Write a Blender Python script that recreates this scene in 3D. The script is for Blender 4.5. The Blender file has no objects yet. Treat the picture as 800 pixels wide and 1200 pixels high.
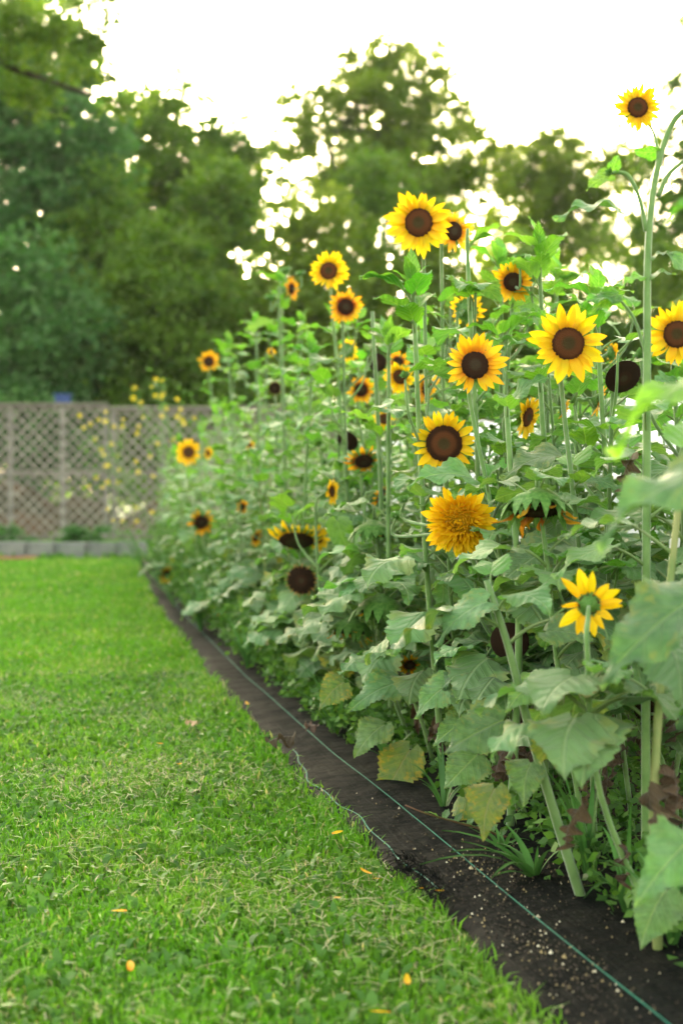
import bpy, math, random
import numpy as np
from mathutils import Vector, Matrix, Euler

R = math.radians
F, CAMH, HOR = 1667.0, 0.8, 570.0          # focal length in photo pixels, eye height, horizon row
scn = bpy.context.scene
col = scn.collection

# ------------------------------------------------------------------ camera
cam_d = bpy.data.cameras.new('camera'); cam = bpy.data.objects.new('camera', cam_d); col.objects.link(cam)
cam_d.sensor_fit = 'VERTICAL'; cam_d.sensor_height = 36.0; cam_d.lens = 36.0 * F / 1200.0
cam_d.clip_start = 0.05; cam_d.clip_end = 3000
cam.location = (0, 0, CAMH)
cam.rotation_euler = (R(90) - math.atan((600 - HOR) / F), 0, 0)
cam_d.dof.use_dof = True; cam_d.dof.focus_distance = 3.25; cam_d.dof.aperture_fstop = 2.9
scn.camera = cam
# ------------------------------------------------------------------ world, sun, exposure
SUN_EL, SUN_AZ = R(12), R(-3)               # low sun behind the trees, almost straight ahead (+Y)
w = bpy.data.worlds.new('World'); scn.world = w; w.use_nodes = True
nt = w.node_tree; nt.nodes.clear()
sky = nt.nodes.new('ShaderNodeTexSky'); sky.sky_type = 'NISHITA'; sky.sun_disc = False
sky.sun_elevation = SUN_EL; sky.sun_rotation = SUN_AZ
sky.air_density = 1.0; sky.dust_density = 4.0; sky.ozone_density = 0.6
hs = nt.nodes.new('ShaderNodeHueSaturation'); hs.inputs['Saturation'].default_value = 0.6
bg = nt.nodes.new('ShaderNodeBackground'); bg.inputs['Strength'].default_value = 0.15
wo = nt.nodes.new('ShaderNodeOutputWorld')
nt.links.new(sky.outputs[0], hs.inputs['Color']); wt = nt.nodes.new('ShaderNodeMix'); wt.data_type = 'RGBA'; wt.blend_type = 'MULTIPLY'; wt.inputs['Factor'].default_value = 1.0
wt.inputs[7].default_value = (1.06, 1.0, .80, 1)   # hazy evening air
nt.links.new(hs.outputs[0], wt.inputs[6]); nt.links.new(wt.outputs[2], bg.inputs['Color']); nt.links.new(bg.outputs[0], wo.inputs['Surface'])
sl = bpy.data.lights.new('sun', 'SUN'); sl.energy = 3.2; sl.angle = R(3); sl.color = (1.0, 0.86, 0.66)
so = bpy.data.objects.new('sun', sl); col.objects.link(so)
sdir = Vector((math.sin(SUN_AZ) * math.cos(SUN_EL), math.cos(SUN_AZ) * math.cos(SUN_EL), math.sin(SUN_EL)))
so.rotation_euler = sdir.to_track_quat('Z', 'Y').to_euler(); so.location = (0, 30, 30)
scn.view_settings.view_transform = 'Standard'; scn.view_settings.look = 'None'
scn.view_settings.gamma = 1.0; scn.view_settings.use_curve_mapping = False
scn.view_settings.exposure = 3.25
scn.cycles.max_bounces = 8; scn.cycles.diffuse_bounces = 4; scn.cycles.transmission_bounces = 6
scn.cycles.use_denoising = True

# ------------------------------------------------------------------ helpers
def P(px, py, D):
    """photo pixel + distance along the view -> world point"""
    return Vector(((px - 400) / F * D, D, CAMH + (HOR - py) / F * D))
def G(px, py, z=0.0):
    """photo pixel of a point lying on the ground (height z)"""
    D = (CAMH - z) * F / (py - HOR)
    return Vector(((px - 400) / F * D, D, z))
ED = np.array([(-3, 1.48), (0, .785), (2.15, .285), (2.96, .105), (4.1, -.160), (5.8, -.52), (8.9, -1.12), (13.3, -1.88), (16, -2.25), (20, -2.7)])
def edge(D): return float(np.interp(D, ED[:, 0], ED[:, 1]))
def edge_np(D): return np.interp(D, ED[:, 0], ED[:, 1])

def mesh_obj(name, verts, faces, mat=None, parent=None, uv=None, smooth=True, attr=None):
    me = bpy.data.meshes.new(name)
    me.from_pydata([tuple(v) for v in verts], [], faces)
    if uv is not None:
        l = me.uv_layers.new(name='UVMap')
        idx = np.empty(len(me.loops), dtype=np.int32); me.loops.foreach_get('vertex_index', idx)
        l.data.foreach_set('uv', np.asarray(uv, dtype=np.float32)[idx].ravel())
    if smooth: me.polygons.foreach_set('use_smooth', np.ones(len(me.polygons), dtype=bool))
    return link(name, me, mat, parent)
def link(name, me, mat=None, parent=None):
    if mat is not None and len(me.materials) == 0: me.materials.append(mat)
    o = bpy.data.objects.new(name, me); col.objects.link(o)
    if parent is not None: o.parent = parent
    return o
def np_mesh(name, V, Fc, mat, tone=None, smooth=False):
    """V (n,3) float, Fc (m,k) int"""
    me = bpy.data.meshes.new(name)
    V = np.ascontiguousarray(V, dtype=np.float32); Fc = np.ascontiguousarray(Fc, dtype=np.int32)
    k = Fc.shape[1]
    me.vertices.add(len(V)); me.vertices.foreach_set('co', V.ravel())
    me.loops.add(Fc.size); me.loops.foreach_set('vertex_index', Fc.ravel())
    me.polygons.add(len(Fc)); me.polygons.foreach_set('loop_start', np.arange(0, Fc.size, k, dtype=np.int32))
    me.polygons.foreach_set('loop_total', np.full(len(Fc), k, dtype=np.int32))
    if smooth: me.polygons.foreach_set('use_smooth', np.ones(len(Fc), dtype=bool))
    me.update(calc_edges=True)
    if tone is not None:
        a = me.attributes.new('tone', 'FLOAT', 'POINT'); a.data.foreach_set('value', np.asarray(tone, dtype=np.float32))
    me.materials.append(mat)
    return me
def empty(name, loc, label=None, cat=None, group=None):
    o = bpy.data.objects.new(name, None); col.objects.link(o); o.location = loc; o.empty_display_size = .05
    return tag(o, label, cat, group)
def tag(o, label=None, cat=None, group=None, kind=None):
    if label: o['label'] = label
    if cat: o['category'] = cat
    if group: o['group'] = group
    if kind: o['kind'] = kind
    return o
def catmull(pts, n):
    pts = [Vector(p) for p in pts]
    q = [pts[0] * 2 - pts[1]] + pts + [pts[-1] * 2 - pts[-2]]
    out = []
    for i in range(len(pts) - 1):
        a, b, c, d = q[i:i + 4]
        for k in range(n):
            t = k / n
            out.append(.5 * ((2 * b) + (c - a) * t + (2 * a - 5 * b + 4 * c - d) * t * t + (3 * b - a - 3 * c + d) * t ** 3))
    return out + [pts[-1]]
def tube(path, rad, sides=7):
    """verts, quad faces of a tapered tube along path"""
    V, Fc = [], []
    n = len(path); ref = Vector((.31, .95, .1))
    for i, p in enumerate(path):
        t = (path[min(i + 1, n - 1)] - path[max(i - 1, 0)]).normalized()
        a = t.cross(ref)
        if a.length < 1e-3: a = t.cross(Vector((1, 0, 0)))
        a.normalize(); b = t.cross(a)
        r = rad[i] if hasattr(rad, '__len__') else rad
        for k in range(sides):
            f = 2 * math.pi * k / sides
            V.append(p + a * (r * math.cos(f)) + b * (r * math.sin(f)))
    for i in range(n - 1):
        for k in range(sides):
            k2 = (k + 1) % sides
            Fc.append((i * sides + k, i * sides + k2, (i + 1) * sides + k2, (i + 1) * sides + k))
    Fc.append(tuple(range(sides))[::-1]); Fc.append(tuple((n - 1) * sides + k for k in range(sides)))
    return V, Fc
class MB:
    def __init__(s): s.V = []; s.F = []
    def add(s, V, Fc):
        n = len(s.V); s.V += [tuple(v) for v in V]; s.F += [tuple(i + n for i in f) for f in Fc]; return s
    def box(s, c, d, M=None):
        x, y, z = d[0] / 2, d[1] / 2, d[2] / 2
        vs = [Vector((i * x, j * y, k * z)) for k in (-1, 1) for i, j in ((-1, -1), (1, -1), (1, 1), (-1, 1))]
        if M is not None: vs = [M @ v for v in vs]
        return s.add([v + Vector(c) for v in vs], [(3, 2, 1, 0), (4, 5, 6, 7), (0, 1, 5, 4), (1, 2, 6, 5), (2, 3, 7, 6), (3, 0, 4, 7)])
    def build(s, name, mat, parent=None, smooth=False): return mesh_obj(name, s.V, s.F, mat, parent, smooth=smooth)

# ------------------------------------------------------------------ materials
class N:
    def __init__(s, name):
        s.m = bpy.data.materials.new(name); s.m.use_nodes = True; s.t = s.m.node_tree; s.t.nodes.clear()
        s.out = s.n('ShaderNodeOutputMaterial')
    def n(s, typ, **kw):
        x = s.t.nodes.new(typ)
        for k, v in kw.items(): setattr(x, k, v)
        return x
    def l(s, a, b): s.t.links.new(a, b)
    def put(s, sock, v):
        if v is None: return
        if isinstance(v, (int, float)): sock.default_value = v
        elif isinstance(v, tuple): sock.default_value = v if len(v) == 4 or len(sock.default_value) == 3 else v + (1,)
        else: s.l(v, sock)
    def math(s, op, a, b=None, c=None, clamp=False):
        x = s.n('ShaderNodeMath', operation=op, use_clamp=clamp); s.put(x.inputs[0], a); s.put(x.inputs[1], b)
        if c is not None: s.put(x.inputs[2], c)
        return x.outputs[0]
    def mix(s, f, a, b, blend='MIX'):
        x = s.n('ShaderNodeMix', data_type='RGBA', blend_type=blend)
        s.put(x.inputs['Factor'], f); s.put(x.inputs[6], a); s.put(x.inputs[7], b); return x.outputs[2]
    def noise(s, scale, detail=3, vec=None, rough=.5):
        x = s.n('ShaderNodeTexNoise'); x.inputs['Scale'].default_value = scale; x.inputs['Detail'].default_value = detail
        x.inputs['Roughness'].default_value = rough
        if vec is not None: s.l(vec, x.inputs['Vector'])
        return x.outputs['Fac']
    def ramp(s, f, stops):
        x = s.n('ShaderNodeValToRGB'); e = x.color_ramp.elements
        while len(e) < len(stops): e.new(.5)
        for k, (p, c) in enumerate(stops): e[k].position = p; e[k].color = c + (1,) if len(c) == 3 else c
        s.put(x.inputs[0], f); return x.outputs[0]
    def smooth(s, v, a, b):
        x = s.n('ShaderNodeMapRange', interpolation_type='SMOOTHSTEP'); s.put(x.inputs[0], v)
        s.put(x.inputs[1], a); s.put(x.inputs[2], b); return x.outputs[0]
    def obj(s): return s.n('ShaderNodeTexCoord').outputs['Object']
    def rnd(s): return s.n('ShaderNodeObjectInfo').outputs['Random']
    def bump(s, h, strength=.3, dist=.01):
        x = s.n('ShaderNodeBump'); x.inputs['Strength'].default_value = strength; x.inputs['Distance'].default_value = dist
        s.l(h, x.inputs['Height']); return x.outputs[0]
    def done(s, colr, rough=.6, spec=.3, transl=0, tcol=None, normal=None, sheen=0):
        b = s.n('ShaderNodeBsdfPrincipled'); s.put(b.inputs['Base Color'], colr); s.put(b.inputs['Roughness'], rough)
        b.inputs['Specular IOR Level'].default_value = spec
        if sheen: b.inputs['Sheen Weight'].default_value = sheen; b.inputs['Sheen Roughness'].default_value = .5
        if normal is not None: s.l(normal, b.inputs['Normal'])
        if transl:
            t = s.n('ShaderNodeBsdfTranslucent'); s.put(t.inputs[0], tcol if tcol is not None else colr)
            if normal is not None: s.l(normal, t.inputs['Normal'])
            mx = s.n('ShaderNodeMixShader'); mx.inputs[0].default_value = transl
            s.l(b.outputs[0], mx.inputs[1]); s.l(t.outputs[0], mx.inputs[2]); s.l(mx.outputs[0], s.out.inputs[0])
        else: s.l(b.outputs[0], s.out.inputs[0])
        return s.m

def leaf_mat(name, a, b, vein, tr, tcol, blot=None, blot_amt=0.0, rough=.5):
    s = N(name)
    uv = s.n('ShaderNodeUVMap').outputs[0]; sx = s.n('ShaderNodeSeparateXYZ'); s.l(uv, sx.inputs[0])
    u, v = sx.outputs[0], sx.outputs[1]
    ax = s.math('ABSOLUTE', s.math('SUBTRACT', u, .5))
    mid = s.math('SUBTRACT', 1.0, s.smooth(ax, .008, .03))
    ph = s.math('MULTIPLY', s.math('SUBTRACT', v, s.math('MULTIPLY', ax, .75)), 37.0)
    lat = s.smooth(s.math('SINE', ph), .93, 1.0)
    lat = s.math('MULTIPLY', lat, .6)
    vn = s.math('MAXIMUM', mid, lat)
    vec = s.obj()
    mp = s.n('ShaderNodeVectorMath', operation='ADD'); s.l(vec, mp.inputs[0])
    cb = s.n('ShaderNodeCombineXYZ'); rn = s.rnd(); s.l(s.math('MULTIPLY', rn, 37.0), cb.inputs[0]); s.l(cb.outputs[0], mp.inputs[1])
    nz = s.noise(9, 4, mp.outputs[0]); nf = s.noise(60, 3, mp.outputs[0])
    c = s.mix(s.smooth(nz, .3, .7), a, b)
    c = s.mix(s.math('MULTIPLY', vn, .62), c, vein)
    hv = s.n('ShaderNodeHueSaturation'); s.l(c, hv.inputs['Color'])
    s.l(s.math('MULTIPLY_ADD', rn, .035, .482), hv.inputs['Hue'])
    wn = s.n('ShaderNodeTexWhiteNoise', noise_dimensions='1D'); s.l(rn, wn.inputs['W'])
    s.l(s.math('MULTIPLY_ADD', wn.outputs[0], .5, .75), hv.inputs['Value'])
    s.l(s.math('MULTIPLY_ADD', s.noise(3, 1, mp.outputs[0]), .4, .8), hv.inputs['Saturation'])
    c = hv.outputs[0]
    if blot:
        rim = s.math('ADD', s.math('MULTIPLY', ax, .55), s.math('MULTIPLY', s.noise(14, 3, mp.outputs[0]), .9))
        c = s.mix(s.math('MULTIPLY', s.smooth(rim, .62, .74), blot_amt), c, blot)
        sp = s.noise(75, 1, mp.outputs[0]); c = s.mix(s.math('MULTIPLY', s.smooth(sp, .68, .74), blot_amt), c, (.09, .04, .02))
    h = s.math('ADD', s.math('MULTIPLY', vn, -.6), s.math('ADD', s.math('MULTIPLY', nf, .5), s.math('MULTIPLY', s.math('SINE', ph), .16)))
    return s.done(c, rough, .35, tr, s.mix(1.0, c, tcol, 'MULTIPLY'), s.bump(h, .9, .005), sheen=.12)

M = {}
M['leaf_low'] = leaf_mat('leaf_low', (.088, .178, .060), (.145, .255, .098), (.24, .34, .15), .26, (1.5, 1.7, .6), (.30, .27, .05), .35)
M['leaf_mid'] = leaf_mat('leaf_mid', (.095, .205, .062), (.14, .28, .10), (.24, .36, .15), .32, (1.5, 1.7, .5), (.25, .26, .05), .12)
M['leaf_up'] = leaf_mat('leaf_up', (.10, .25, .035), (.15, .32, .06), (.24, .39, .12), .40, (1.5, 1.7, .45))
M['leaf_sick'] = leaf_mat('leaf_sick', (.11, .20, .05), (.20, .26, .05), (.30, .30, .12), .30, (1.4, 1.4, .5), (.36, .27, .03), .7)
M['leaf_dead'] = leaf_mat('leaf_dead', (.055, .032, .018), (.12, .075, .042), (.14, .09, .05), .12, (1.3, 1.1, .7), None, 0, .85)
def simple(name, a, b, scale, rough=.6, spec=.3, tr=0, bump=0, detail=4, dist=.01, tcol=None, var=0, sheen=0):
    s = N(name); v = s.obj(); nz = s.noise(scale, detail, v)
    c = s.mix(s.smooth(nz, .32, .68), a, b)
    if var:
        hv = s.n('ShaderNodeHueSaturation'); s.l(c, hv.inputs['Color']); s.l(s.math('MULTIPLY_ADD', s.rnd(), var, 1 - var / 2), hv.inputs['Value']); c = hv.outputs[0]
    return s.done(c, rough, spec, tr, tcol, s.bump(s.noise(scale * 3, 3, v), bump, dist) if bump else None, sheen)
M['stem'] = simple('stem', (.11, .21, .05), (.18, .29, .09), 18, .55, .3, .12, .6, dist=.004, var=.4, sheen=.5)
M['stem_old'] = simple('stem_old', (.17, .24, .07), (.30, .31, .12), 12, .6, .3, 0, .4, dist=.003, var=.4)
M['petiole'] = simple('petiole', (.17, .27, .08), (.24, .30, .13), 10, .5, .3, .15, var=.4)
M['bract'] = simple('bract', (.08, .20, .035), (.15, .30, .06), 9, .5, .3, .25, .3)
def petal_mat(name, tip, base, k0, k1):
    s = N(name); uv = s.n('ShaderNodeUVMap').outputs[0]; sx = s.n('ShaderNodeSeparateXYZ'); s.l(uv, sx.inputs[0])
    st = s.math('SINE', s.math('MULTIPLY', sx.outputs[0], 40.0))
    vv = s.math('ADD', sx.outputs[1], s.math('MULTIPLY', s.noise(7, 2, s.obj()), .12))
    c = s.mix(s.smooth(vv, k0, k1), base, tip)
    c = s.mix(s.math('MULTIPLY', s.smooth(st, .3, 1.0), .16), c, base)
    hv = s.n('ShaderNodeHueSaturation'); s.l(c, hv.inputs['Color']); s.l(s.math('MULTIPLY_ADD', s.rnd(), .03, .487), hv.inputs['Hue'])
    return s.done(hv.outputs[0], .5, .25, .38, None, s.bump(st, .25, .003))
M['pet_y'] = petal_mat('petal_yellow', (.88, .56, .006), (.84, .36, .004), .0, .40)
M['pet_o'] = petal_mat('petal_golden', (.86, .47, .008), (.78, .22, .005), .0, .5)
M['pet_b'] = petal_mat('petal_bicolor', (.85, .40, .008), (.42, .06, .006), .12, .48)
M['pet_dry'] = petal_mat('petal_dry', (.62, .27, .015), (.38, .10, .01), .1, .8)
M['pet_brown'] = petal_mat('petal_ochre', (.50, .27, .07), (.20, .09, .03), .1, .7)
def disc_mat(name, centre, ring, rim):
    s = N(name); v = s.obj(); ln = s.n('ShaderNodeVectorMath', operation='LENGTH')
    mm = s.n('ShaderNodeVectorMath', operation='MULTIPLY'); s.l(v, mm.inputs[0]); mm.inputs[1].default_value = (1, 1, 0); s.l(mm.outputs[0], ln.inputs[0])
    r = s.math('ADD', ln.outputs['Value'], s.math('MULTIPLY', s.noise(14, 2, v), .05))
    c = s.ramp(s.math('MULTIPLY', r, 2.0), [(.0, centre), (.30, centre), (.48, ring), (.68, ring), (.86, rim)])
    c = s.mix(s.math('MULTIPLY', s.noise(60, 2, v), .5), c, (.012, .007, .004))
    return s.done(c, .8, .15, 0, None, s.bump(s.noise(45, 3, v), .5, .05))
M['disc'] = disc_mat('disc_brown', (.085, .055, .020), (.17, .055, .020), (.055, .020, .010))
M['disc_dark'] = disc_mat('disc_dark', (.075, .050, .028), (.060, .024, .013), (.040, .018, .010))
M['disc_olive'] = disc_mat('disc_olive', (.06, .05, .015), (.07, .05, .018), (.05, .022, .008))
M['disc_gold'] = disc_mat('disc_gold', (.55, .36, .02), (.80, .46, .01), (.84, .48, .008))
def tone_mat(name, stops, tr, rough=.6, tcol=None, spec=.25, nscale=0, ncol=None):
    s = N(name); a = s.n('ShaderNodeAttribute', attribute_name='tone').outputs['Fac']
    c = s.ramp(a, stops)
    if nscale:
        nz = s.noise(nscale, 3, s.obj()); c = s.mix(s.smooth(nz, .42, .62), c, s.mix(1.0, c, ncol, 'MULTIPLY'))
    return s.done(c, rough, spec, tr, s.mix(1.0, c, tcol, 'MULTIPLY') if tcol else None)
M['grass'] = tone_mat('grass_blades', [(0, (.055, .16, .008)), (.45, (.095, .255, .012)), (.8, (.145, .345, .018)), (.93, (.19, .34, .04)), (1, (.36, .36, .15))], .35, .5, (1.3, 1.5, .5), .3, 1.3, (1.36, 1.08, 1.7))
M['straw'] = tone_mat('straw', [(0, (.26, .24, .11)), (.5, (.40, .36, .19)), (1, (.52, .48, .30))], .15, .7)
M['weed'] = tone_mat('weed_leaves', [(0, (.04, .10, .02)), (.5, (.07, .17, .03)), (1, (.13, .25, .05))], .3, .55, (1.4, 1.5, .5))
def tree_mat(name, a, b, tc): return tone_mat(name, [(0, a), (1, b)], .42, .55, tc, .25)
M['tree_a'] = tree_mat('tree_leaf_green', (.052, .12, .013), (.14, .235, .030), (1.8, 1.8, .45))
M['tree_b'] = tree_mat('tree_leaf_blue', (.055, .14, .040), (.125, .235, .075), (1.4, 1.8, .8))
M['tree_c'] = tree_mat('tree_leaf_yellow', (.085, .15, .014), (.18, .26, .032), (1.9, 1.8, .4))
M['bark'] = simple('bark', (.045, .036, .028), (.09, .075, .06), 5, .9, .1, 0, .8, 6, .05)
s = N('lawn_soil'); v = s.obj(); c = s.mix(s.smooth(s.noise(2.2, 5, v), .35, .65), (.035, .075, .010), (.055, .105, .016)); c = s.mix(s.smooth(s.noise(30, 4, v), .52, .7), c, (.12, .115, .05))
M['lawn'] = s.done(c, .95, .1, 0, None, s.bump(s.noise(80, 4, v), .8, .02))
M['soil'] = simple('bed_soil', (.022, .016, .011), (.06, .046, .032), 14, .95, .1, 0, .9, 6, .02)
s = N('woven_fabric'); v = s.obj(); mp = s.n('ShaderNodeMapping'); mp.inputs['Rotation'].default_value = (0, 0, R(-13)); s.l(v, mp.inputs[0])
mp2 = s.n('ShaderNodeMapping'); mp2.inputs['Scale'].default_value = (34, 1.1, 1); s.l(mp.outputs[0], mp2.inputs[0]); st = s.noise(3, 4, mp2.outputs[0])
wv = s.n('ShaderNodeTexWave', wave_type='BANDS', bands_direction='X'); wv.inputs['Scale'].default_value = 60; s.l(mp.outputs[0], wv.inputs[0])
c = s.mix(s.smooth(st, .35, .7), (.0042, .0046, .0048), (.0085, .0088, .0085)); dirt = s.noise(5, 6, v); c = s.mix(s.math('MULTIPLY', s.smooth(dirt, .54, .78), .5), c, (.022, .020, .017))
M['fabric'] = s.done(c, s.math('MULTIPLY_ADD', dirt, .3, .55), .06, 0, None, s.bump(s.math('ADD', s.math('MULTIPLY', st, .5), s.math('MULTIPLY', s.noise(9, 5, v), 5.0)), .6, .008))
M['thread'] = simple('green_thread', (.008, .13, .085), (.012, .18, .12), 30, .5, .3)
M['lattice'] = simple('lattice_wood', (.17, .145, .12), (.27, .235, .20), 7, .85, .15, 0, .4, var=.5)
M['postw'] = simple('post_wood', (.22, .20, .18), (.33, .30, .27), 6, .85, .15, 0, .4, var=.3)
M['block'] = simple('pale_block', (.12, .125, .115), (.20, .20, .18), 5, .85, .2, 0, .5, var=.25)
M['mulch'] = simple('red_mulch', (.22, .09, .045), (.36, .17, .09), 25, .95, .1, 0, .9, dist=.03)
M['bank'] = simple('bank_earth', (.035, .035, .016), (.12, .065, .035), 1.2, .95, .1, 0, .8, 6, .05)
M['bluebox'] = simple('blue_paint', (.02, .045, .16), (.03, .06, .20), 12, .5, .3)
M['cover'] = simple('white_cover', (.74, .76, .80), (.82, .83, .85), 3, .7, .2, .25, .3, dist=.02)
M['hoop'] = simple('hoop_pipe', (.5, .5, .5), (.6, .6, .6), 8, .4, .4)
M['yfl'] = simple('wild_yellow', (.78, .58, .02), (.85, .66, .03), 20, .5, .2, .3)
M['thin'] = simple('thin_stem', (.12, .24, .06), (.20, .32, .10), 10, .6, .2, .2)
M['seed'] = tone_mat('seeds', [(0, (.02, .014, .01)), (.45, (.07, .05, .03)), (.75, (.30, .22, .10)), (1, (.62, .55, .42))], 0, .7)
M['rstem'] = simple('red_stem', (.14, .06, .04), (.17, .12, .05), 15, .6)

# ------------------------------------------------------------------ ground
rng = np.random.default_rng(7); rd = random.Random(11)
lawn = MB()
gs = [-160, -90, -40, -15, -6, -3, 0, 3, 6, 15, 40, 90, 160]
for i, x in enumerate(gs):
    for j, y in enumerate(gs): lawn.V.append((x, y + 10, 0))
n = len(gs)
lawn.F = [(i * n + j, (i + 1) * n + j, (i + 1) * n + j + 1, i * n + j + 1) for i in range(n - 1) for j in range(n - 1)]
tag(lawn.build('lawn', M['lawn']), kind='structure')
def strip(name, mat, d0, d1, step, offs, zf, parent=None, thick=0):
    V, Fc = [], []
    ds = np.arange(d0, d1, step)
    for D in ds:
        e = edge(D)
        for k, o in enumerate(offs): V.append((e + o + zf(D, k)[0], D, zf(D, k)[1]))
    m = len(offs)
    for i in range(len(ds) - 1):
        for k in range(m - 1): Fc.append((i * m + k, i * m + k + 1, (i + 1) * m + k + 1, (i + 1) * m + k))
    return mesh_obj(name, V, Fc, mat, parent)
tag(strip('bed_soil', M['soil'], -2, 15.4, .2, [.3, .5, .8, 1.2, 1.75], lambda D, k: (0, .006 + .012 * math.sin(D * 5 + k * 2) ** 2)), kind='structure')
def fab(D, k):
    wob = .018 * math.sin(D * 3.1) + .012 * math.sin(D * 7.7 + 1) + .006 * math.sin(D * 23)
    lift = max(0, math.sin(D * 2.3 + .6)) * .009 + .006 * abs(math.sin(D * 9.1)) + .003
    z = [.004, lift + .007, lift * .55 + .012, .022, .026 + .004 * math.sin(D * 4), .03 + .004 * math.sin(D * 6 + 2), .034 + .003 * math.sin(D * 8), .03][k]
    return (wob * [1, 1, .9, .6, .3, .2, .1, 0][k], z)
FO = [-.012, .006, .045, .11, .19, .28, .38, .52]
fabric = strip('landscape_fabric', M['fabric'], -1.5, 15.3, .035, FO, fab)
tag(fabric, 'black woven landscape fabric strip between lawn and sunflower bed', 'fabric')
def fz(D, off):
    z = [fab(D, k)[1] for k in range(8)]; x = [FO[k] + fab(D, k)[0] for k in range(8)]
    return float(np.interp(off, x, z))
for off in (.155, .022):
    V, Fc = [], []
    ds = np.arange(-1, 13, .035) if off > .1 else np.arange(2.75, 4.25, .035)
    for D in ds:
        o = off + (.9 * fab(D, 1)[0] if off < .1 else -.02 * (D - 2.1) / 3)
        z = fz(D, o) + .0025
        V += [(edge(D) + o - .0019, D, z), (edge(D) + o, D, z + .001), (edge(D) + o + .0019, D, z)]
    for i in range(len(ds) - 1):
        for k in (0, 1): Fc.append((3 * i + k, 3 * i + k + 1, 3 * i + k + 4, 3 * i + k + 3))
    mesh_obj('green_thread', V, Fc, M['thread'], fabric)

# ------------------------------------------------------------------ grass (stuff)
def blades(x, y, h, wd, lean, tone, z0=0.0):
    n = len(x); a = rng.uniform(0, 2 * np.pi, n); la = rng.uniform(0, 2 * np.pi, n)
    ca, sa = np.cos(a) * wd / 2, np.sin(a) * wd / 2
    lx, ly = np.cos(la) * lean * h, np.sin(la) * lean * h
    V = np.zeros((n, 5, 3))
    V[:, 0] = np.stack([x - ca, y - sa, np.full(n, z0)], 1); V[:, 1] = np.stack([x + ca, y + sa, np.full(n, z0)], 1)
    V[:, 2] = np.stack([x + lx * .35 - ca * .85, y + ly * .35 - sa * .85, z0 + h * .6], 1)
    V[:, 3] = np.stack([x + lx * .35 + ca * .85, y + ly * .35 + sa * .85, z0 + h * .6], 1)
    V[:, 4] = np.stack([x + lx, y + ly, z0 + h * np.sqrt(np.clip(1 - .45 * lean ** 2, .1, 1))], 1)
    b = np.arange(n)[:, None] * 5
    Fc = np.concatenate([b + [0, 1, 3], b + [0, 3, 2], b + [2, 3, 4]])
    return V.reshape(-1, 3), Fc, np.repeat(tone, 5)
def lawn_pts(d0, d1, dens, left, over=-.004):
    A = (d1 - d0) * 6; n = int(A * dens); D = rng.uniform(d0, d1, n); x = rng.uniform(-4.6, 1.4, n)
    k = (x < edge_np(D) + over + rng.normal(0, .012, n)) & (x > left(D)); return x[k], D[k]
def clump(x, y, f, s): return .5 + .5 * np.sin(x * f + 1.7 * np.sin(y * f * .7 + s)) * np.sin(y * f * .9 + 1.3 * np.sin(x * f * 1.1 + s * 2))
Vs, Fs, Ts, nb = [], [], [], 0
left = lambda D: -.24 * D - .55
for d0, d1, dens, wd, hh in ((.9, 3.6, 21000, .0042, .030), (3.6, 6.5, 9500, .006, .032), (6.5, 10, 4200, .010, .034), (10, 15.6, 2000, .016, .036)):
    x, y = lawn_pts(d0, d1, dens, left)
    c = .6 * clump(x, y, 5, .3) + .4 * clump(x, y, 14, 2.2)
    h = .78 * hh * (.55 + .75 * c) * rng.uniform(.5, 1.3, len(x)); e = edge_np(y) - x
    h *= 1 + .7 * np.exp(-(e / .06) ** 2)
    t = np.clip(.25 + .35 * c + rng.normal(0, .2, len(x)), 0, .9); t[rng.random(len(x)) < .05] = 1.0
    V, Fc, T = blades(x, y, h, wd * rng.uniform(.6, 1.4, len(x)), rng.uniform(.1, 1.3, len(x)), t)
    Vs.append(V); Fs.append(Fc + nb); Ts.append(T); nb += len(V)
x, y = lawn_pts(15.6, 30, 350, lambda D: -.24 * D - 1.5, 8); 
V, Fc, T = blades(x, y, rng.uniform(.04, .10, len(x)), np.full(len(x), .03), rng.uniform(.2, 1.2, len(x)), rng.uniform(.1, .7, len(x)))
keep = None
Vs.append(V); Fs.append(Fc + nb); Ts.append(T); nb += len(V)
me = np_mesh('lawn_grass', np.concatenate(Vs), np.concatenate(Fs), M['grass'], np.concatenate(Ts), True)
tag(link('lawn_grass', me), 'short mown green lawn grass beside the black fabric', 'grass', kind='stuff')
# broad clover-like leaves low in the turf
x, y = lawn_pts(1.2, 6, 900, left, -.03); V, Fc, T = blades(x, y, rng.uniform(.012, .03, len(x)), rng.uniform(.012, .022, len(x)), rng.uniform(.6, 1.4, len(x)), rng.uniform(.1, .9, len(x)), .006)
tag(link('lawn_clover', np_mesh('lawn_clover', V, Fc, M['weed'], T, True)), 'low broad-leaved clover growing in the lawn', 'clover', kind='stuff')
# dry clippings lying on the turf
x, y = lawn_pts(1.2, 6.0, 3300, left, -.02); k = rng.random(len(x)) < .06 + .9 * np.clip(clump(x, y, 3.1, 1.1) * 1.5 - .55, 0, 1); x, y = x[k], y[k]; n = len(x)
a = rng.uniform(0, 3.14, n); ln = rng.uniform(.015, .075, n); z = rng.uniform(.010, .026, n); wd = rng.uniform(.0004, .0008, n)
dx, dy = np.cos(a) * ln / 2, np.sin(a) * ln / 2; V = np.zeros((n, 6, 3)); bend = rng.normal(0, .008, n)
for q, (s_, z_) in enumerate(((-1, 0), (0, 1), (1, 0))):
    for r_, sg in enumerate((-1, 1)):
        V[:, q * 2 + r_] = np.stack([x + s_ * dx - sg * np.sin(a) * wd + z_ * bend * np.sin(a), y + s_ * dy + sg * np.cos(a) * wd + z_ * bend * np.cos(a), z + z_ * .004 + rng.normal(0, .003, n)], 1)
for q in range(3): V[:, q * 2 + 1, 2] = V[:, q * 2, 2]
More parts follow.
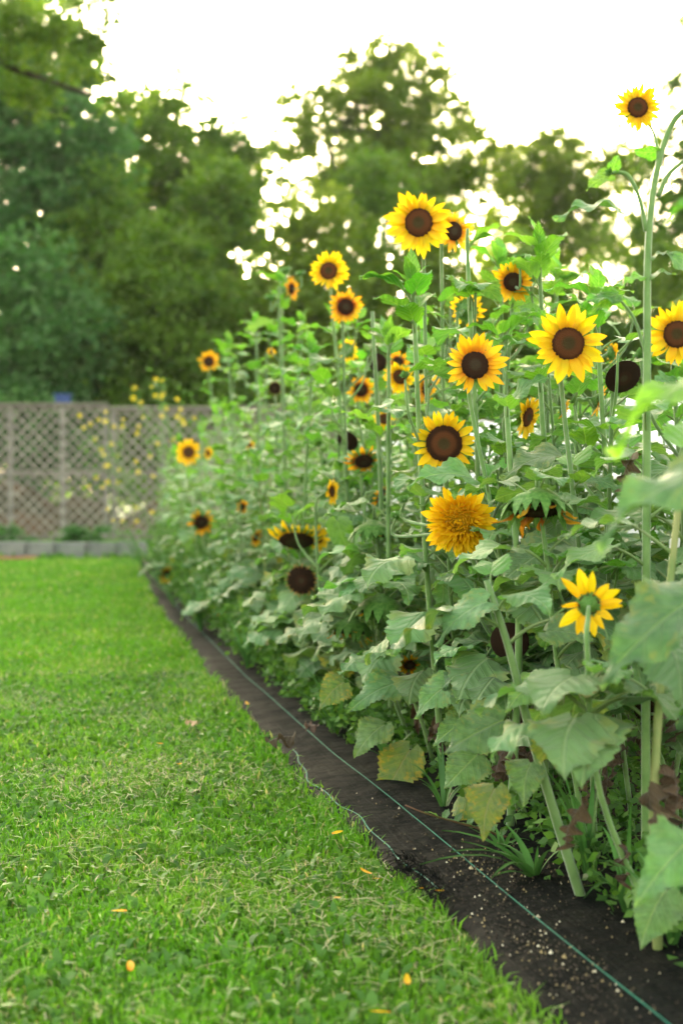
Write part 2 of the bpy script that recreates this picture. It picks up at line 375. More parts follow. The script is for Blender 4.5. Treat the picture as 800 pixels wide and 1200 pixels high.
b = np.arange(n)[:, None] * 6; Fc = np.concatenate([b + [0, 1, 3, 2], b + [2, 3, 5, 4]])
tag(link('dry_clippings', np_mesh('dry_clippings', V.reshape(-1, 3), Fc, M['straw'], np.repeat(rng.random(n), 6))), 'pale dry grass clippings scattered over the lawn', 'clippings', kind='stuff')

# ------------------------------------------------------------------ kerb blocks, mulch, fence, bank
bw = empty('block_edging', (-2.4, 15.8, 0), 'low edging of pale grey-blue blocks along the end of the lawn', 'edging')
xx = .25
while xx > -6.0:
    wdt = rd.uniform(.31, .37)
    m = MB(); m.box((0, 0, 0), (wdt - .012, .16, .185)); 
    o = m.build('block', M['block'], bw); o.location = (xx - wdt / 2, rd.uniform(-.01, .01), .09 + rd.uniform(-.006, .006)); o.rotation_euler = (0, 0, rd.uniform(-.02, .02))
    bv = o.modifiers.new('bevel', 'BEVEL'); bv.width = .012; bv.segments = 2
    xx -= wdt
V = []; Fc = []
for i in range(24):
    for j in range(6): V.append((-7 + i * .16 + .03 * rd.random(), 15.15 + j * .11 + (.12 * math.sin(i * .9) if j == 0 else 0) + max(0, (i - 14) * .055 if j == 0 else 0), .012 + (.03 * rd.random() if 0 < j else 0)))
for i in range(23):
    for j in range(5): Fc.append((i * 6 + j, i * 6 + 6 + j, i * 6 + 7 + j, i * 6 + j + 1))
tag(mesh_obj('mulch', V, Fc, M['mulch'], smooth=False), kind='structure')
FD = 20.0
def fence_panel(x0, x1, top, label, stiles):
    y = FD; r = empty('lattice_fence', ((x0 + x1) / 2, y, 0), label, 'fence', 'lattice fence panels at the end of the lawn')
    cx = (x0 + x1) / 2; wv = x1 - x0; h0, h1 = .03, top
    for xs in stiles: MB().box((xs - cx, .035, (h1 + .02) / 2), (.075, .05, h1 + .02)).build('post', M['postw'], r)
    for z in (h1 - .03, .98, .08): MB().box((0, .03, z), (wv, .035, .075)).build('rail', M['lattice'], r)
    MB().box((0, .0, h1 + .012), (wv, .09, .03)).build('top_cap', M['lattice'], r)
    sp = .158; H = h1 - h0; ca = math.cos(R(45))
    for sgn, dy in ((1, -.006), (-1, -.018)):
        kk = -H
        while kk < wv:
            # line x = kk + (z) going up-right; clip to the panel
            a0 = max(0, kk); a1 = min(wv, kk + H)
            if a1 - a0 > .06:
                z0, z1 = a0 - kk, a1 - kk; ln = (a1 - a0) / ca
                xm, zm = (a0 + a1) / 2 - wv / 2, (z0 + z1) / 2 + h0
                m = MB(); m.box((0, 0, 0), (ln - .01, .009, .031)); o = m.build('slat', M['lattice'], r)
                o.location = (xm * sgn, dy, zm); o.rotation_euler = (0, -R(45) * sgn, 0)
            kk += sp
fx = lambda px: (px - 400) / F * FD
fence_panel(fx(-60), fx(127), 1.945, 'lattice fence panel with grey middle post, left of the join', [fx(-55), fx(12), fx(74), fx(124)])
fence_panel(fx(129), fx(262), 1.895, 'lower lattice fence panel right of the join, half hidden by sunflowers', [fx(133), fx(191), fx(257)])
fence_panel(fx(264), fx(400), 1.90, 'lattice fence panel hidden behind the tall sunflowers', [fx(268), fx(330), fx(396)])
fence_panel(fx(-250), fx(-62), 1.945, 'lattice fence panel at the far left edge of the lawn', [fx(-245), fx(-150), fx(-67)])
bb = empty('blue_box', (fx(74), FD + .04, 1.975), 'small dark blue box sitting on top of the lattice fence', 'box')
MB().box((0, 0, .055), (.20, .16, .10)).build('body', M['bluebox'], bb); MB().box((0, 0, .117), (.24, .20, .02)).build('lid', M['bluebox'], bb)
V = []; Fc = []
for i in range(60):
    x = -14 + i * .4; hb = .55 + .2 * math.sin(i * .7) + .2 * math.sin(i * 1.9 + 1) + rd.uniform(-.08, .08)
    for q, (yy, zz) in enumerate(((24.0, -.02), (24.4, .2), (25.0, hb * .8), (25.6, hb), (26.4, hb * .9), (27.4, -.05))): V.append((x, yy + rd.uniform(-.15, .15), zz + (rd.uniform(-.06, .06) if 0 < q < 5 else 0)))
for i in range(59):
    for j in range(5): Fc.append((i * 6 + j, i * 6 + 6 + j, i * 6 + 7 + j, i * 6 + j + 1))
tag(mesh_obj('earth_bank', V, Fc, M['bank']), kind='structure')

# ------------------------------------------------------------------ trees
def leaf_cloud(cen, cnt, spread, size, tone0):
    """leaf faces round every clump centre: one bent quad per leaf"""
    n = len(cen) * cnt
    C = np.repeat(cen, cnt, 0); sp = np.repeat(spread, cnt)[:, None]
    d = rng.normal(0, 1, (n, 3)); d /= np.linalg.norm(d, axis=1)[:, None]
    p = C + d * sp * (rng.random((n, 1)) ** .45) * np.array([1, 1, .62])
    a = rng.normal(0, 1, (n, 3)); a[:, 2] = a[:, 2] * .5 - .35; a /= np.linalg.norm(a, axis=1)[:, None]
    b = np.cross(a, rng.normal(0, 1, (n, 3))); b /= np.linalg.norm(b, axis=1)[:, None] + 1e-6
    L = (size * rng.uniform(.6, 1.3, n))[:, None]
    V = np.zeros((n, 4, 3)); V[:, 0] = p; V[:, 1] = p + a * L * .45 + b * L * .30; V[:, 2] = p + a * L; V[:, 3] = p + a * L * .45 - b * L * .30
    t = np.clip(np.repeat(tone0, cnt) + rng.normal(0, .18, n), 0, 1)
    return V.reshape(-1, 3), np.arange(n * 4).reshape(-1, 4), np.repeat(t, 4)
def tree(name, base, label, lobes, nclump, cnt, size, mat, trunk_pts=None, r0=.22, spread=.55, limbs=9, group='trees beyond the fence'):
    base = Vector(base); r = empty(name, base, label, 'tree', group)
    cen = []; tot = sum(l[3] * l[4] * l[5] for l in lobes)
    for l in lobes:
        k = max(6, int(nclump * l[3] * l[4] * l[5] / tot))
        d = rng.normal(0, 1, (k, 3)); d /= np.linalg.norm(d, axis=1)[:, None]
        cen.append(np.array(l[:3]) + d * np.array(l[3:6]) * (rng.random((k, 1)) ** .40) * rng.uniform(.8, 1.25, (k, 1)))
    cen = np.concatenate(cen); cen = cen[cen[:, 2] > .25]
    sp = spread * rng.uniform(.35, 1.25, len(cen))
    V, Fc, T = leaf_cloud(cen, cnt, sp, size, rng.uniform(.1, .9, len(cen)))
    link('crown', np_mesh('crown', V, Fc, mat, T), None, r)
    top = max(l[2] for l in lobes)
    tp = catmull(trunk_pts or [(0, 0, -.1), (rd.uniform(-.2, .2), 0, top * .35), (rd.uniform(-.4, .4), rd.uniform(-.3, .3), top * .7), (lobes[0][0], lobes[0][1], top)], 5)
    m = MB(); V, Fc = tube(tp, [r0 * (1 - .85 * i / (len(tp) - 1)) for i in range(len(tp))], 8); m.add(V, Fc); m.build('trunk', M['bark'], r, True)
    m = MB()
    for k in range(limbs):
        i = rd.randrange(len(tp) // 3, len(tp)); c = Vector(cen[rd.randrange(len(cen))]); s0 = tp[i]
        pth = catmull([s0, s0.lerp(c, .5) + Vector((rd.uniform(-.3, .3), rd.uniform(-.3, .3), rd.uniform(-.1, .5))), c], 4)
        V, Fc = tube(pth, [r0 * .38 * (1 - .9 * q / (len(pth) - 1)) for q in range(len(pth))], 5); m.add(V, Fc)
    m.build('limb', M['bark'], r, True)
    return r
def T3(px, py, D): p = P(px, py, D); return p
def lobe(base, px, py, D, rx, rz, ry=None): p = P(px, py, D) - Vector(base); return (p.x, p.y, p.z, rx, ry or rx * .8, rz)
def tb(px, D): return ((px - 400) / F * D, D, 0)
# the broad tree in the middle, with a leaning dark trunk
b = tb(455, 40)
tree('tall_tree', b, 'tall airy tree in the middle with a dark leaning trunk', [lobe(b, 400, 150, 40, 2.3, 1.3), lobe(b, 460, 105, 40, 2.0, 1.5), lobe(b, 500, 165, 40, 1.9, 1.5), lobe(b, 330, 190, 39.5, 1.3, .9), lobe(b, 440, 235, 40, 2.4, 1.0), lobe(b, 545, 170, 40, 1.1, 1.0), lobe(b, 430, 75, 40, 1.2, .9), lobe(b, 350, 130, 40, 1.0, .7), lobe(b, 500, 100, 40, 1.0, .8), lobe(b, 460, 215, 40, 2.6, 1.2), lobe(b, 560, 210, 40, 1.3, 1.1), lobe(b, 465, 60, 40, 1.0, .6)], 640, 85, .15, M['tree_c'], [(0, 0, -.1), (-.1, 0, 3.5), (-.5, -.3, 7.2), (-1.4, -.4, 9.2), (-1.8, -.3, 11)], .24, .62, 14)
b = tb(215, 38)
tree('tall_tree', b, 'green tree left of the sun gap, its top thinning to twigs', [lobe(b, 205, 200, 38, 1.9, 1.5), lobe(b, 240, 250, 38, 1.9, 1.6), lobe(b, 160, 290, 38, 1.8, 1.5), lobe(b, 205, 130, 38, 1.2, .8), lobe(b, 255, 165, 38, .9, .7), lobe(b, 150, 150, 38, 1.2, 1.2), lobe(b, 265, 215, 38, 1.3, 1.1), lobe(b, 215, 105, 38, .8, .5), lobe(b, 290, 175, 38, 1.0, .8), lobe(b, 130, 200, 38, 1.5, 1.4)], 600, 85, .15, M['tree_a'], None, .22, .6)
b = tb(640, 42)
tree('tall_tree', b, 'loose yellow-green tree behind the tall blooms on the right', [lobe(b, 640, 215, 42, 1.6, 1.4), lobe(b, 690, 230, 42, 1.7, 1.4), lobe(b, 600, 260, 42, 1.7, 1.2), lobe(b, 655, 165, 42, .9, .7), lobe(b, 720, 190, 42, 1.2, 1.0), lobe(b, 610, 205, 42, 1.3, .9), lobe(b, 670, 290, 42, 2.0, .8)], 380, 75, .16, M['tree_c'], None, .2, .6)
b = tb(800, 36)
tree('tall_tree', b, 'dark tree leaning in from the right edge', [lobe(b, 820, 180, 36, 1.3, 1.6), lobe(b, 800, 260, 36, 1.4, 1.3), lobe(b, 790, 95, 36, .55, .5), lobe(b, 835, 60, 36, .9, .9), lobe(b, 755, 190, 36, .6, .6), lobe(b, 800, 20, 36, .5, .5), lobe(b, 775, 300, 36, 1.5, 1.2)], 300, 75, .14, M['tree_a'], None, .2, .5)
b = tb(40, 33)
tree('tall_tree', b, 'blue-green willow-like tree behind the left end of the fence', [lobe(b, 30, 230, 33, 1.6, 1.6), lobe(b, 70, 170, 33, 1.3, 1.3), lobe(b, 10, 120, 33, 1.3, 1.3), lobe(b, 90, 300, 33, 1.4, 1.3), lobe(b, -40, 300, 33, 1.4, 2.0), lobe(b, 60, 80, 33, 1.4, 1.0), lobe(b, 115, 130, 33, .8, .9), lobe(b, 20, 20, 33, 1.6, 1.0), lobe(b, 100, 190, 33, 1.2, 1.2), lobe(b, 30, 130, 33, 1.8, 1.5), lobe(b, -10, 190, 33, 1.4, 1.4), lobe(b, 80, 230, 33, 1.4, 1.4)], 780, 85, .15, M['tree_b'], None, .2, .55)
# near tree overhanging from the top left
b = (-7.6, 22, 0)
lim = [P(-60, 60, 22) - Vector(b), P(20, 84, 22) - Vector(b), P(90, 108, 22) - Vector(b), P(170, 134, 22) - Vector(b)]
t = tree('overhanging_tree', b, 'large tree overhanging the top left corner with a long bare limb', [lobe(b, 40, 10, 22, .9, .55), lobe(b, 85, 0, 22, .6, .45), lobe(b, -20, 40, 22, .8, .8), lobe(b, 20, 60, 22, .6, .35), lobe(b, 105, 55, 22, .28, .25), lobe(b, -120, -40, 22, 2.2, 2.4), lobe(b, 150, 120, 22, .25, .2), lobe(b, 100, 40, 22, .4, .25), lobe(b, 60, 40, 22, .8, .4), lobe(b, 0, 0, 22, 1.0, .6), lobe(b, 120, 15, 22, .4, .4), lobe(b, 40, 110, 22, .9, .35), lobe(b, 100, 85, 22, .5, .2)], 560, 70, .10, M['tree_a'], None, .3, .40, 8, None)
pl = catmull([Vector((0, 0, 5.6))] + lim, 5); V, Fc = tube(pl, [.10 * (1 - .85 * q / (len(pl) - 1)) for q in range(len(pl))], 6); mesh_obj('long_limb', V, Fc, M['bark'], t)
# understorey
us = [(-90, 31, 6.0, 'tree_a', 'bushy tree at the far left beyond the fence'), (30, 29, 4.6, 'tree_b', 'low blue-green thicket tree behind the left fence panel'), (120, 32, 6.2, 'tree_a', 'dark bushy tree behind the join of the fence'), (190, 30, 5.0, 'tree_a', 'dark low tree behind the yellow wildflowers'), (265, 33, 6.8, 'tree_a', 'mid-green bushy tree left of the front sunflower crowns'), (345, 31, 5.8, 'tree_c', 'yellow-green bushy tree behind the side-facing bloom'), (420, 34, 7.0, 'tree_a', 'bushy tree below the tall tree in the middle'), (505, 32, 5.6, 'tree_c', 'bushy tree behind the large left yellow bloom'), (590, 34, 5.4, 'tree_a', 'bushy tree behind the golden bloom in the middle'), (680, 32, 4.3, 'tree_a', 'low bushy tree behind the big round yellow bloom'), (765, 33, 5.0, 'tree_a', 'dark bushy tree behind the tallest stem'), (860, 31, 6.0, 'tree_c', 'bushy tree just past the right edge')]
for px, D, h, mt, lb in us:
    h *= 1.32
    b = tb(px, D); tree('bushy_tree', b, lb, [(0, 0, h * .32, 1.6, 1.3, h * .30), (.3, 0, h * .62, 1.3, 1.1, h * .26), (-.5, .1, h * .5, 1.2, 1.1, h * .3), (rd.uniform(-.3, .3), 0, h * .85, .8, .8, h * .14)], 300, 95, .16, M[mt], None, .14, .75, 5)
# far wall of trees closing the gaps (reads as one mass)
cen = []
for i in range(420):
    x = rng.uniform(-24, 24); cen.append((x, rng.uniform(50, 60), (.3 + 2.5 * rng.random()) if i < 130 else 0.5 + (10.2 if x < -2 else 7.8) * rng.random() ** 1.1))
V, Fc, T = leaf_cloud(np.array(cen), 110, rng.uniform(.7, 2.0, 420), .26, rng.uniform(0, .7, 420))
tag(link('far_wood', np_mesh('far_wood', V, Fc, M['tree_a'], T)), 'dim far wood closing the gaps between the trees', 'wood', kind='stuff')
# low shrubs between kerb and fence
for px, D, s_, lb in ((92, 18.6, .24, 'low dark green shrub in front of the grey fence post'), (2, 18.6, .22, 'low dark green shrub at the left edge before the fence'), (-70, 18.6, .25, 'low shrub left of the picture before the fence')):
    b = tb(px, D); r = empty('low_shrub', b, lb, 'shrub', 'shrubs along the fence')
    cen = np.array([(rng.normal(0, s_ * .8), rng.normal(0, s_ * .4), rng.uniform(.05, .26)) for _ in range(26)])
    V, Fc, T = leaf_cloud(cen, 50, np.full(26, .09), .05, rng.uniform(0, .6, 26)); link('foliage', np_mesh('foliage', V, Fc, M['tree_b'], T), None, r)
    m = MB()
    for c in cen[:8]: m.add(*tube([Vector((0, 0, -.02)), Vector(c) * .5, Vector(c)], .006, 4))
    m.build('twigs', M['bark'], r)

# ------------------------------------------------------------------ white row-cover tunnel behind the bed
tn = empty('row_cover_tunnel', (1.9, 6, 0), 'white row cover stretched over hoops behind the sunflower bed', 'row cover')
V, Fc = [], []; na, nl = 16, 60
for i in range(nl):
    D = 3.4 + i * .17; cx = edge(D) + 2.45 - 1.9
    sag = .035 * abs(math.sin(i * math.pi / 6))
    for k in range(na + 1):
        a = math.pi * k / na; rr = 1 - sag + .006 * math.sin(i * 1.3 + k * 2)
        V.append((cx - .66 * rr * math.cos(a), D - 6, 1.28 * rr * math.sin(a) ** .8 if k not in (0, na) else .0))
for i in range(nl - 1):
    for k in range(na): Fc.append((i * (na + 1) + k, i * (na + 1) + k + 1, (i + 1) * (na + 1) + k + 1, (i + 1) * (na + 1) + k))
mesh_obj('cover', V, Fc, M['cover'], tn)
for i in range(0, nl, 6):
    D = 3.4 + i * .17; cx = edge(D) + 2.45 - 1.9
    pth = [Vector((cx - .655 * math.cos(math.pi * k / na), D - 6, 1.27 * math.sin(math.pi * k / na) ** .8 if k not in (0, na) else 0)) for k in range(na + 1)]
    V, Fc = tube(pth, .012, 5); mesh_obj('hoop', V, Fc, M['hoop'], tn)

# ------------------------------------------------------------------ sunflower pieces
WP = np.array([(0, .10), (.03, .30), (.08, .40), (.16, .47), (.26, .50), (.38, .46), (.52, .37), (.66, .26), (.78, .165), (.88, .09), (.95, .04), (1, .0)])
def leaf_mesh(kind, seed):
    q = random.Random(seed * 17 + len(kind))
    K = dict(low=(.142, .98, .115, 40, 8, -15, -72, -.25), mid=(.145, .88, .085, 48, 22, 5, -48, .10), up=(.11, .68, .045, 62, 42, 35, -12, .28), ros=(.075, .50, .012, 72, 70, 68, 35, .35), dead=(.11, .42, .05, 5, -65, -80, -98, -1.3), flat=(1.0, .80, 0, 0, 0, 14, -34, .10))[kind]
    L, wf, lp, e0, e1, b0, b1, fold = K
    jit = 0 if kind == 'flat' else 1
    e0, e1, b0, b1 = [a + q.uniform(-13, 13) * (jit or .8) for a in (e0, e1, b0, b1)]
    lp *= q.uniform(.75, 1.25); wf *= q.uniform(.88, 1.12); fold += q.uniform(-.12, .12)
    nv, nu = 26, 8
    und = {'dead': .22, 'low': .085, 'mid': .07, 'up': .05, 'ros': .03, 'flat': .075}[kind] * L; kf = q.uniform(1.6, 2.8); ph = q.uniform(0, 6); twist = q.uniform(-.35, .35) if kind != 'flat' else q.uniform(-.15, .15)
    # petiole
    pp = [Vector((0, 0, 0))]; 
    for i in range(6):
        a = R(e0 + (e1 - e0) * i / 5); pp.append(pp[-1] + Vector((0, math.cos(a), math.sin(a))) * lp / 6)
    pm = None
    if lp > 0:
        V, Fc = tube(pp, [.0042 * (1 - .45 * i / 6) * (L / .15) ** .5 for i in range(7)], 5); pm = bpy.data.meshes.new('petiole'); pm.from_pydata([tuple(v) for v in V], [], Fc)
        pm.polygons.foreach_set('use_smooth', np.ones(len(pm.polygons), dtype=bool)); pm.materials.append(M['petiole'] if kind != 'dead' else M['leaf_dead'])
    c = pp[-1].copy(); V, UV, Fc = [], [], []; side = q.uniform(-.16, .16); asym = q.uniform(-.16, .16)
    for i in range(nv + 1):
        v = i / nv; a = R(b0 + (b1 - b0) * v ** 1.2); Tn = Vector((0, math.cos(a), math.sin(a))); Nn = Vector((0, -math.sin(a), math.cos(a)))
        if i: c = c + Tn * L / nv
        w0 = float(np.interp(v, WP[:, 0], WP[:, 1])) * L * wf
        tooth = 1 + (.115 if i % 2 else -.04) * (1 if .05 < v < .93 else 0)
        for k in range(nu + 1):
            u = -1 + 2 * k / nu; au = abs(u)
            ww = w0 * (tooth if au > .99 else 1)
            back = -.13 * L * au ** 1.6 * max(0, 1 - v / .22)
            up = fold * au * w0 * (1 - .35 * au) + und * math.sin(kf * 6.283 * v + ph + (1.9 if u > 0 else 0)) * au ** 2 + twist * u * w0 * v
            pl = -.06 * L * max(0, math.cos((v - au * .38) * 37)) * .12 * min(1, au * 3)
            ww *= 1 + asym * u * (1 - v)
            V.append(c + Vector((u * ww + side * v * v * L, 0, 0)) + Tn * back + Nn * (up + pl)); UV.append((.5 + u * .5 * w0 / (.5 * L * wf), v))
    for i in range(nv):
        for k in range(nu): Fc.append((i * (nu + 1) + k, i * (nu + 1) + k + 1, (i + 1) * (nu + 1) + k + 1, (i + 1) * (nu + 1) + k))
    me = bpy.data.meshes.new('leaf'); me.from_pydata([tuple(v) for v in V], [], Fc); l = me.uv_layers.new(name='UVMap')
    idx = np.empty(len(me.loops), dtype=np.int32); me.loops.foreach_get('vertex_index', idx); l.data.foreach_set('uv', np.asarray(UV, dtype=np.float32)[idx].ravel())
    me.polygons.foreach_set('use_smooth', np.ones(len(me.polygons), dtype=bool))
    return me, pm
LM = {}
for kind, mt, cnt in (('low', 'leaf_low', 9), ('mid', 'leaf_mid', 9), ('up', 'leaf_up', 7), ('ros', 'leaf_up', 4), ('dead', 'leaf_dead', 5), ('flat', 'leaf_low', 8)):
    LM[kind] = []
    for sd in range(cnt):
        a, b_ = leaf_mesh(kind, sd + 1); a.materials.append(M[mt]); LM[kind].append((a, b_))
def variant(kind, mt):
    key = kind + '/' + mt
    if key not in LM:
        LM[key] = []
        for a, b_ in LM[kind]:
            a2 = a.copy(); a2.materials.clear(); a2.materials.append(M[mt]); LM[key].append((a2, b_))
    return LM[key]
def add_leaf(root, kind, loc, az, sc, tilt=0.0, roll=0.0, mt=None, q=rd, pet=True):
    a, b_ = q.choice(variant(kind, mt) if mt else LM[kind])
    o = link('leaf', a, None, root); o.location = loc; o.rotation_euler = (tilt, roll, az); o.scale = (sc,) * 3
    if kind == 'dead': o.name = 'dry_leaf'
    if b_ is not None and pet: link('petiole', b_, None, o)
    return o
def leaf_to(root, base, tip, facing, mt='leaf_low', wid=1.0, stem_from=None, var=0):
    """one leaf whose blade runs from base to tip (world points) with its upper face turned to 'facing'"""
    B = Vector(base); y = Vector(tip) - B; L = y.length; y.normalize(); z = Vector(facing); z = (z - y * z.dot(y)).normalized(); x = y.cross(z)
    a, _ = variant('flat', mt)[(var * 7 + int(abs(B.x) * 977)) % 8]
    o = link('leaf', a, None, root); Mx = Matrix((x * wid, y, z)).transposed() * L if False else Matrix(((x.x * wid, y.x, z.x), (x.y * wid, y.y, z.y), (x.z * wid, y.z, z.z))) @ Matrix.Scale(L, 3)
    o.matrix_local = Matrix.Translation(B - root.location) @ Mx.to_4x4()
    if stem_from is not None:
        S = Vector(stem_from); mid = S.lerp(B, .55) + Vector((0, 0, .02))
        V, Fc = tube(catmull([S - root.location, mid - root.location, B - root.location], 4), .0036, 5); pm = mesh_obj('petiole', V, Fc, M['petiole'], None)
        pm.parent = o; pm.matrix_local = o.matrix_local.inverted()
    return o

def petal_mesh(seed, wither=0.0):
    q = random.Random(seed + 100); nv, nu = 7, 4; V, UV, Fc = [], [], []
    w0 = q.uniform(.165, .215) * (1 - .45 * wither); arch = q.uniform(-.06, .10); tipb = q.uniform(-.10, .22); side = q.uniform(-.07, .07); tw = q.uniform(-.5, .5)
    for i in range(nv + 1):
        v = i / nv; wd = w0 * (math.sin(math.pi * min(1, .16 + v * .84) ** .95) ** .75 if v < 1 else 0.02)
        for k in range(nu + 1):
            u = -1 + 2 * k / nu
            z = arch * math.sin(math.pi * v) + tipb * v * v - .5 * wither * v * v + (.30 * wd * u * u) + tw * u * wd * v * .5 + wither * .08 * math.sin(9 * v + u * 2)
            V.append((u * wd + side * v * v + wither * .1 * math.sin(6 * v + seed), v * (1 - .12 * wither), z)); UV.append((.5 + u / 2, v))
    for i in range(nv):
        for k in range(nu): Fc.append((i * (nu + 1) + k, i * (nu + 1) + k + 1, (i + 1) * (nu + 1) + k + 1, (i + 1) * (nu + 1) + k))
    return V, UV, Fc
def mk(name, V, UV, Fc, mat):
    me = bpy.data.meshes.new(name); me.from_pydata([tuple(v) for v in V], [], Fc)
    if UV:
        l = me.uv_layers.new(name='UVMap'); idx = np.empty(len(me.loops), dtype=np.int32); me.loops.foreach_get('vertex_index', idx); l.data.foreach_set('uv', np.asarray(UV, dtype=np.float32)[idx].ravel())
    me.polygons.foreach_set('use_smooth', np.ones(len(me.polygons), dtype=bool)); me.materials.append(mat); return me
PM = {mt: [mk('petal', *petal_mesh(s_, 1.0 if mt in ('pet_dry', 'pet_brown') else 0), M[mt]) for s_ in range(6)] for mt in ('pet_y', 'pet_o', 'pet_b', 'pet_dry', 'pet_brown')}
def petal_layout(q, count, dr, ln, tilt, drop=0.0, layers=2):
    out = []
    for k in range(count):
        if q.random() < drop: continue
        ph = 2 * math.pi * (k + q.uniform(-.3, .3)) / count; ly = k % layers
        out.append((ph, dr * (.94 - .03 * ly), -.02 - .025 * ly, tilt + q.uniform(-.26, .24) - .12 * ly, ln * q.uniform(.74, 1.14), q.uniform(-.45, .45)))
    return out
def petal_matrix(ph, r, z, tilt, ln, roll):
    return Matrix.Rotation(-ph, 4, 'Z') @ Matrix.Translation((0, r, z)) @ Matrix.Rotation(tilt, 4, 'X') @ Matrix.Rotation(roll, 4, 'Y') @ Matrix.Diagonal((ln * 1.05, ln, ln, 1))
def disc_mesh(name, dr, dome, mat, nflor, fl=.030, pit=.0):
    V, Fc = [], []; nr, ns = 6, 20
    for i in range(nr + 1):
        r = dr * i / nr
        for k in range(ns): V.append((r * math.cos(2 * math.pi * k / ns), r * math.sin(2 * math.pi * k / ns), dome * (1 - (i / nr) ** 2.2) - pit * (1 - min(1, i / nr / .4)) - (.02 if i == nr else 0)))
    for i in range(nr):
        for k in range(ns): Fc.append((i * ns + k, (i + 1) * ns + k, (i + 1) * ns + (k + 1) % ns, i * ns + (k + 1) % ns))
    # back plate
    n0 = len(V)
    for k in range(ns): V.append((dr * .9 * math.cos(2 * math.pi * k / ns), dr * .9 * math.sin(2 * math.pi * k / ns), -.10))
    for k in range(ns): Fc.append((nr * ns + k, n0 + k, n0 + (k + 1) % ns, nr * ns + (k + 1) % ns))
    Fc.append(tuple(range(n0, n0 + ns))[::-1])
    for j in range(nflor):                       # florets in the golden spiral
        f = (j + .5) / nflor; r = dr * .98 * math.sqrt(f); a = j * 2.39996; x, y = r * math.cos(a), r * math.sin(a)
        z = dome * (1 - (r / dr) ** 2.2) - pit * (1 - min(1, r / dr / .4)); h = fl * (.6 + .9 * f); w_ = fl * .62; n0 = len(V)
        V += [(x - w_, y, z - .005), (x, y - w_, z - .005), (x + w_, y, z - .005), (x, y + w_, z - .005), (x * 1.02, y * 1.02, z + h)]
        Fc += [(n0, n0 + 1, n0 + 4), (n0 + 1, n0 + 2, n0 + 4), (n0 + 2, n0 + 3, n0 + 4), (n0 + 3, n0, n0 + 4)]
    me = mk(name, V, None, Fc, mat); me.polygons.foreach_set('use_smooth', np.zeros(len(me.polygons), dtype=bool)); return me
DM = {'open': disc_mesh('flower_head', .42, .07, M['disc'], 230, .026, .03), 'wide': disc_mesh('flower_head', .54, .10, M['disc'], 260, .028, .04), 'dark': disc_mesh('flower_head', .42, .08, M['disc_dark'], 230, .030), 'seed': disc_mesh('flower_head', .86, .16, M['disc_dark'], 320, .040, .04), 'olive': disc_mesh('flower_head', .60, .12, M['disc_olive'], 260, .03), 'gold': disc_mesh('flower_head', .55, .26, M['disc_gold'], 200, .05)}
def calyx_mesh(rim, long, flare, count, seed, curl=-.7):
    q = random.Random(seed); V, Fc = [], []; ns = 18
    prof = [(rim * .98, -.03), (rim * .95, -.14), (rim * .72, -.26), (rim * .40, -.36), (rim * .16, -.46)]
    for r, z in prof:
        for k in range(ns): V.append((r * math.cos(2 * math.pi * k / ns), r * math.sin(2 * math.pi * k / ns), z))
    for i in range(len(prof) - 1):
        for k in range(ns): Fc.append((i * ns + k, i * ns + (k + 1) % ns, (i + 1) * ns + (k + 1) % ns, (i + 1) * ns + k))
    for row, (rr, zz, ll, fl) in enumerate(((.94, -.10, 1.0, flare), (.84, -.19, .95, flare + .35), (.62, -.28, .75, flare + .6))):
        for k in range(count):
            a = 2 * math.pi * (k + .5 * row + q.uniform(-.2, .2)) / count; L = long * ll * q.uniform(.75, 1.2); f = fl + q.uniform(-.25, .25)
            er = Vector((math.cos(a), math.sin(a), 0)); et = Vector((-math.sin(a), math.cos(a), 0)); b0 = er * rim * rr + Vector((0, 0, zz))
            d1 = er * math.cos(f) + Vector((0, 0, math.sin(f))); f2 = f + curl; d2 = er * math.cos(f2) + Vector((0, 0, math.sin(f2))); wd = long * .32; n0 = len(V)
            V += [b0 - et * wd * .7, b0 + et * wd * .7, b0 + d1 * L * .45 - et * wd, b0 + d1 * L * .45 + et * wd, b0 + d1 * L * .6 + d2 * L * .5]
            Fc += [(n0, n0 + 1, n0 + 3, n0 + 2), (n0 + 2, n0 + 3, n0 + 4)]
    return mk('calyx', V, None, Fc, M['bract'])
CM = {'open': calyx_mesh(.46, .30, .1, 13, 1), 'wide': calyx_mesh(.58, .30, .1, 14, 2), 'nod': calyx_mesh(.90, .50, .55, 15, 3, .55), 'seed': calyx_mesh(.88, .24, .5, 16, 5), 'bud': calyx_mesh(.50, .75, 1.0, 11, 4)}
def corolla_mesh(mt, seed, dr, ln, tilt, count, drop):
    q = random.Random(seed); V, UV, Fc = [], [], []
    for it in petal_layout(q, count, dr, ln, tilt, drop):
        v, u, f = petal_mesh(q.randrange(6), 1.0 if mt in ('pet_dry', 'pet_brown') else 0); Mx = petal_matrix(*it); n0 = len(V)
        V += [Mx @ Vector(a) for a in v]; UV += u; Fc += [tuple(i + n0 for i in g) for g in f]
    return mk('corolla', V, UV, Fc, M[mt])
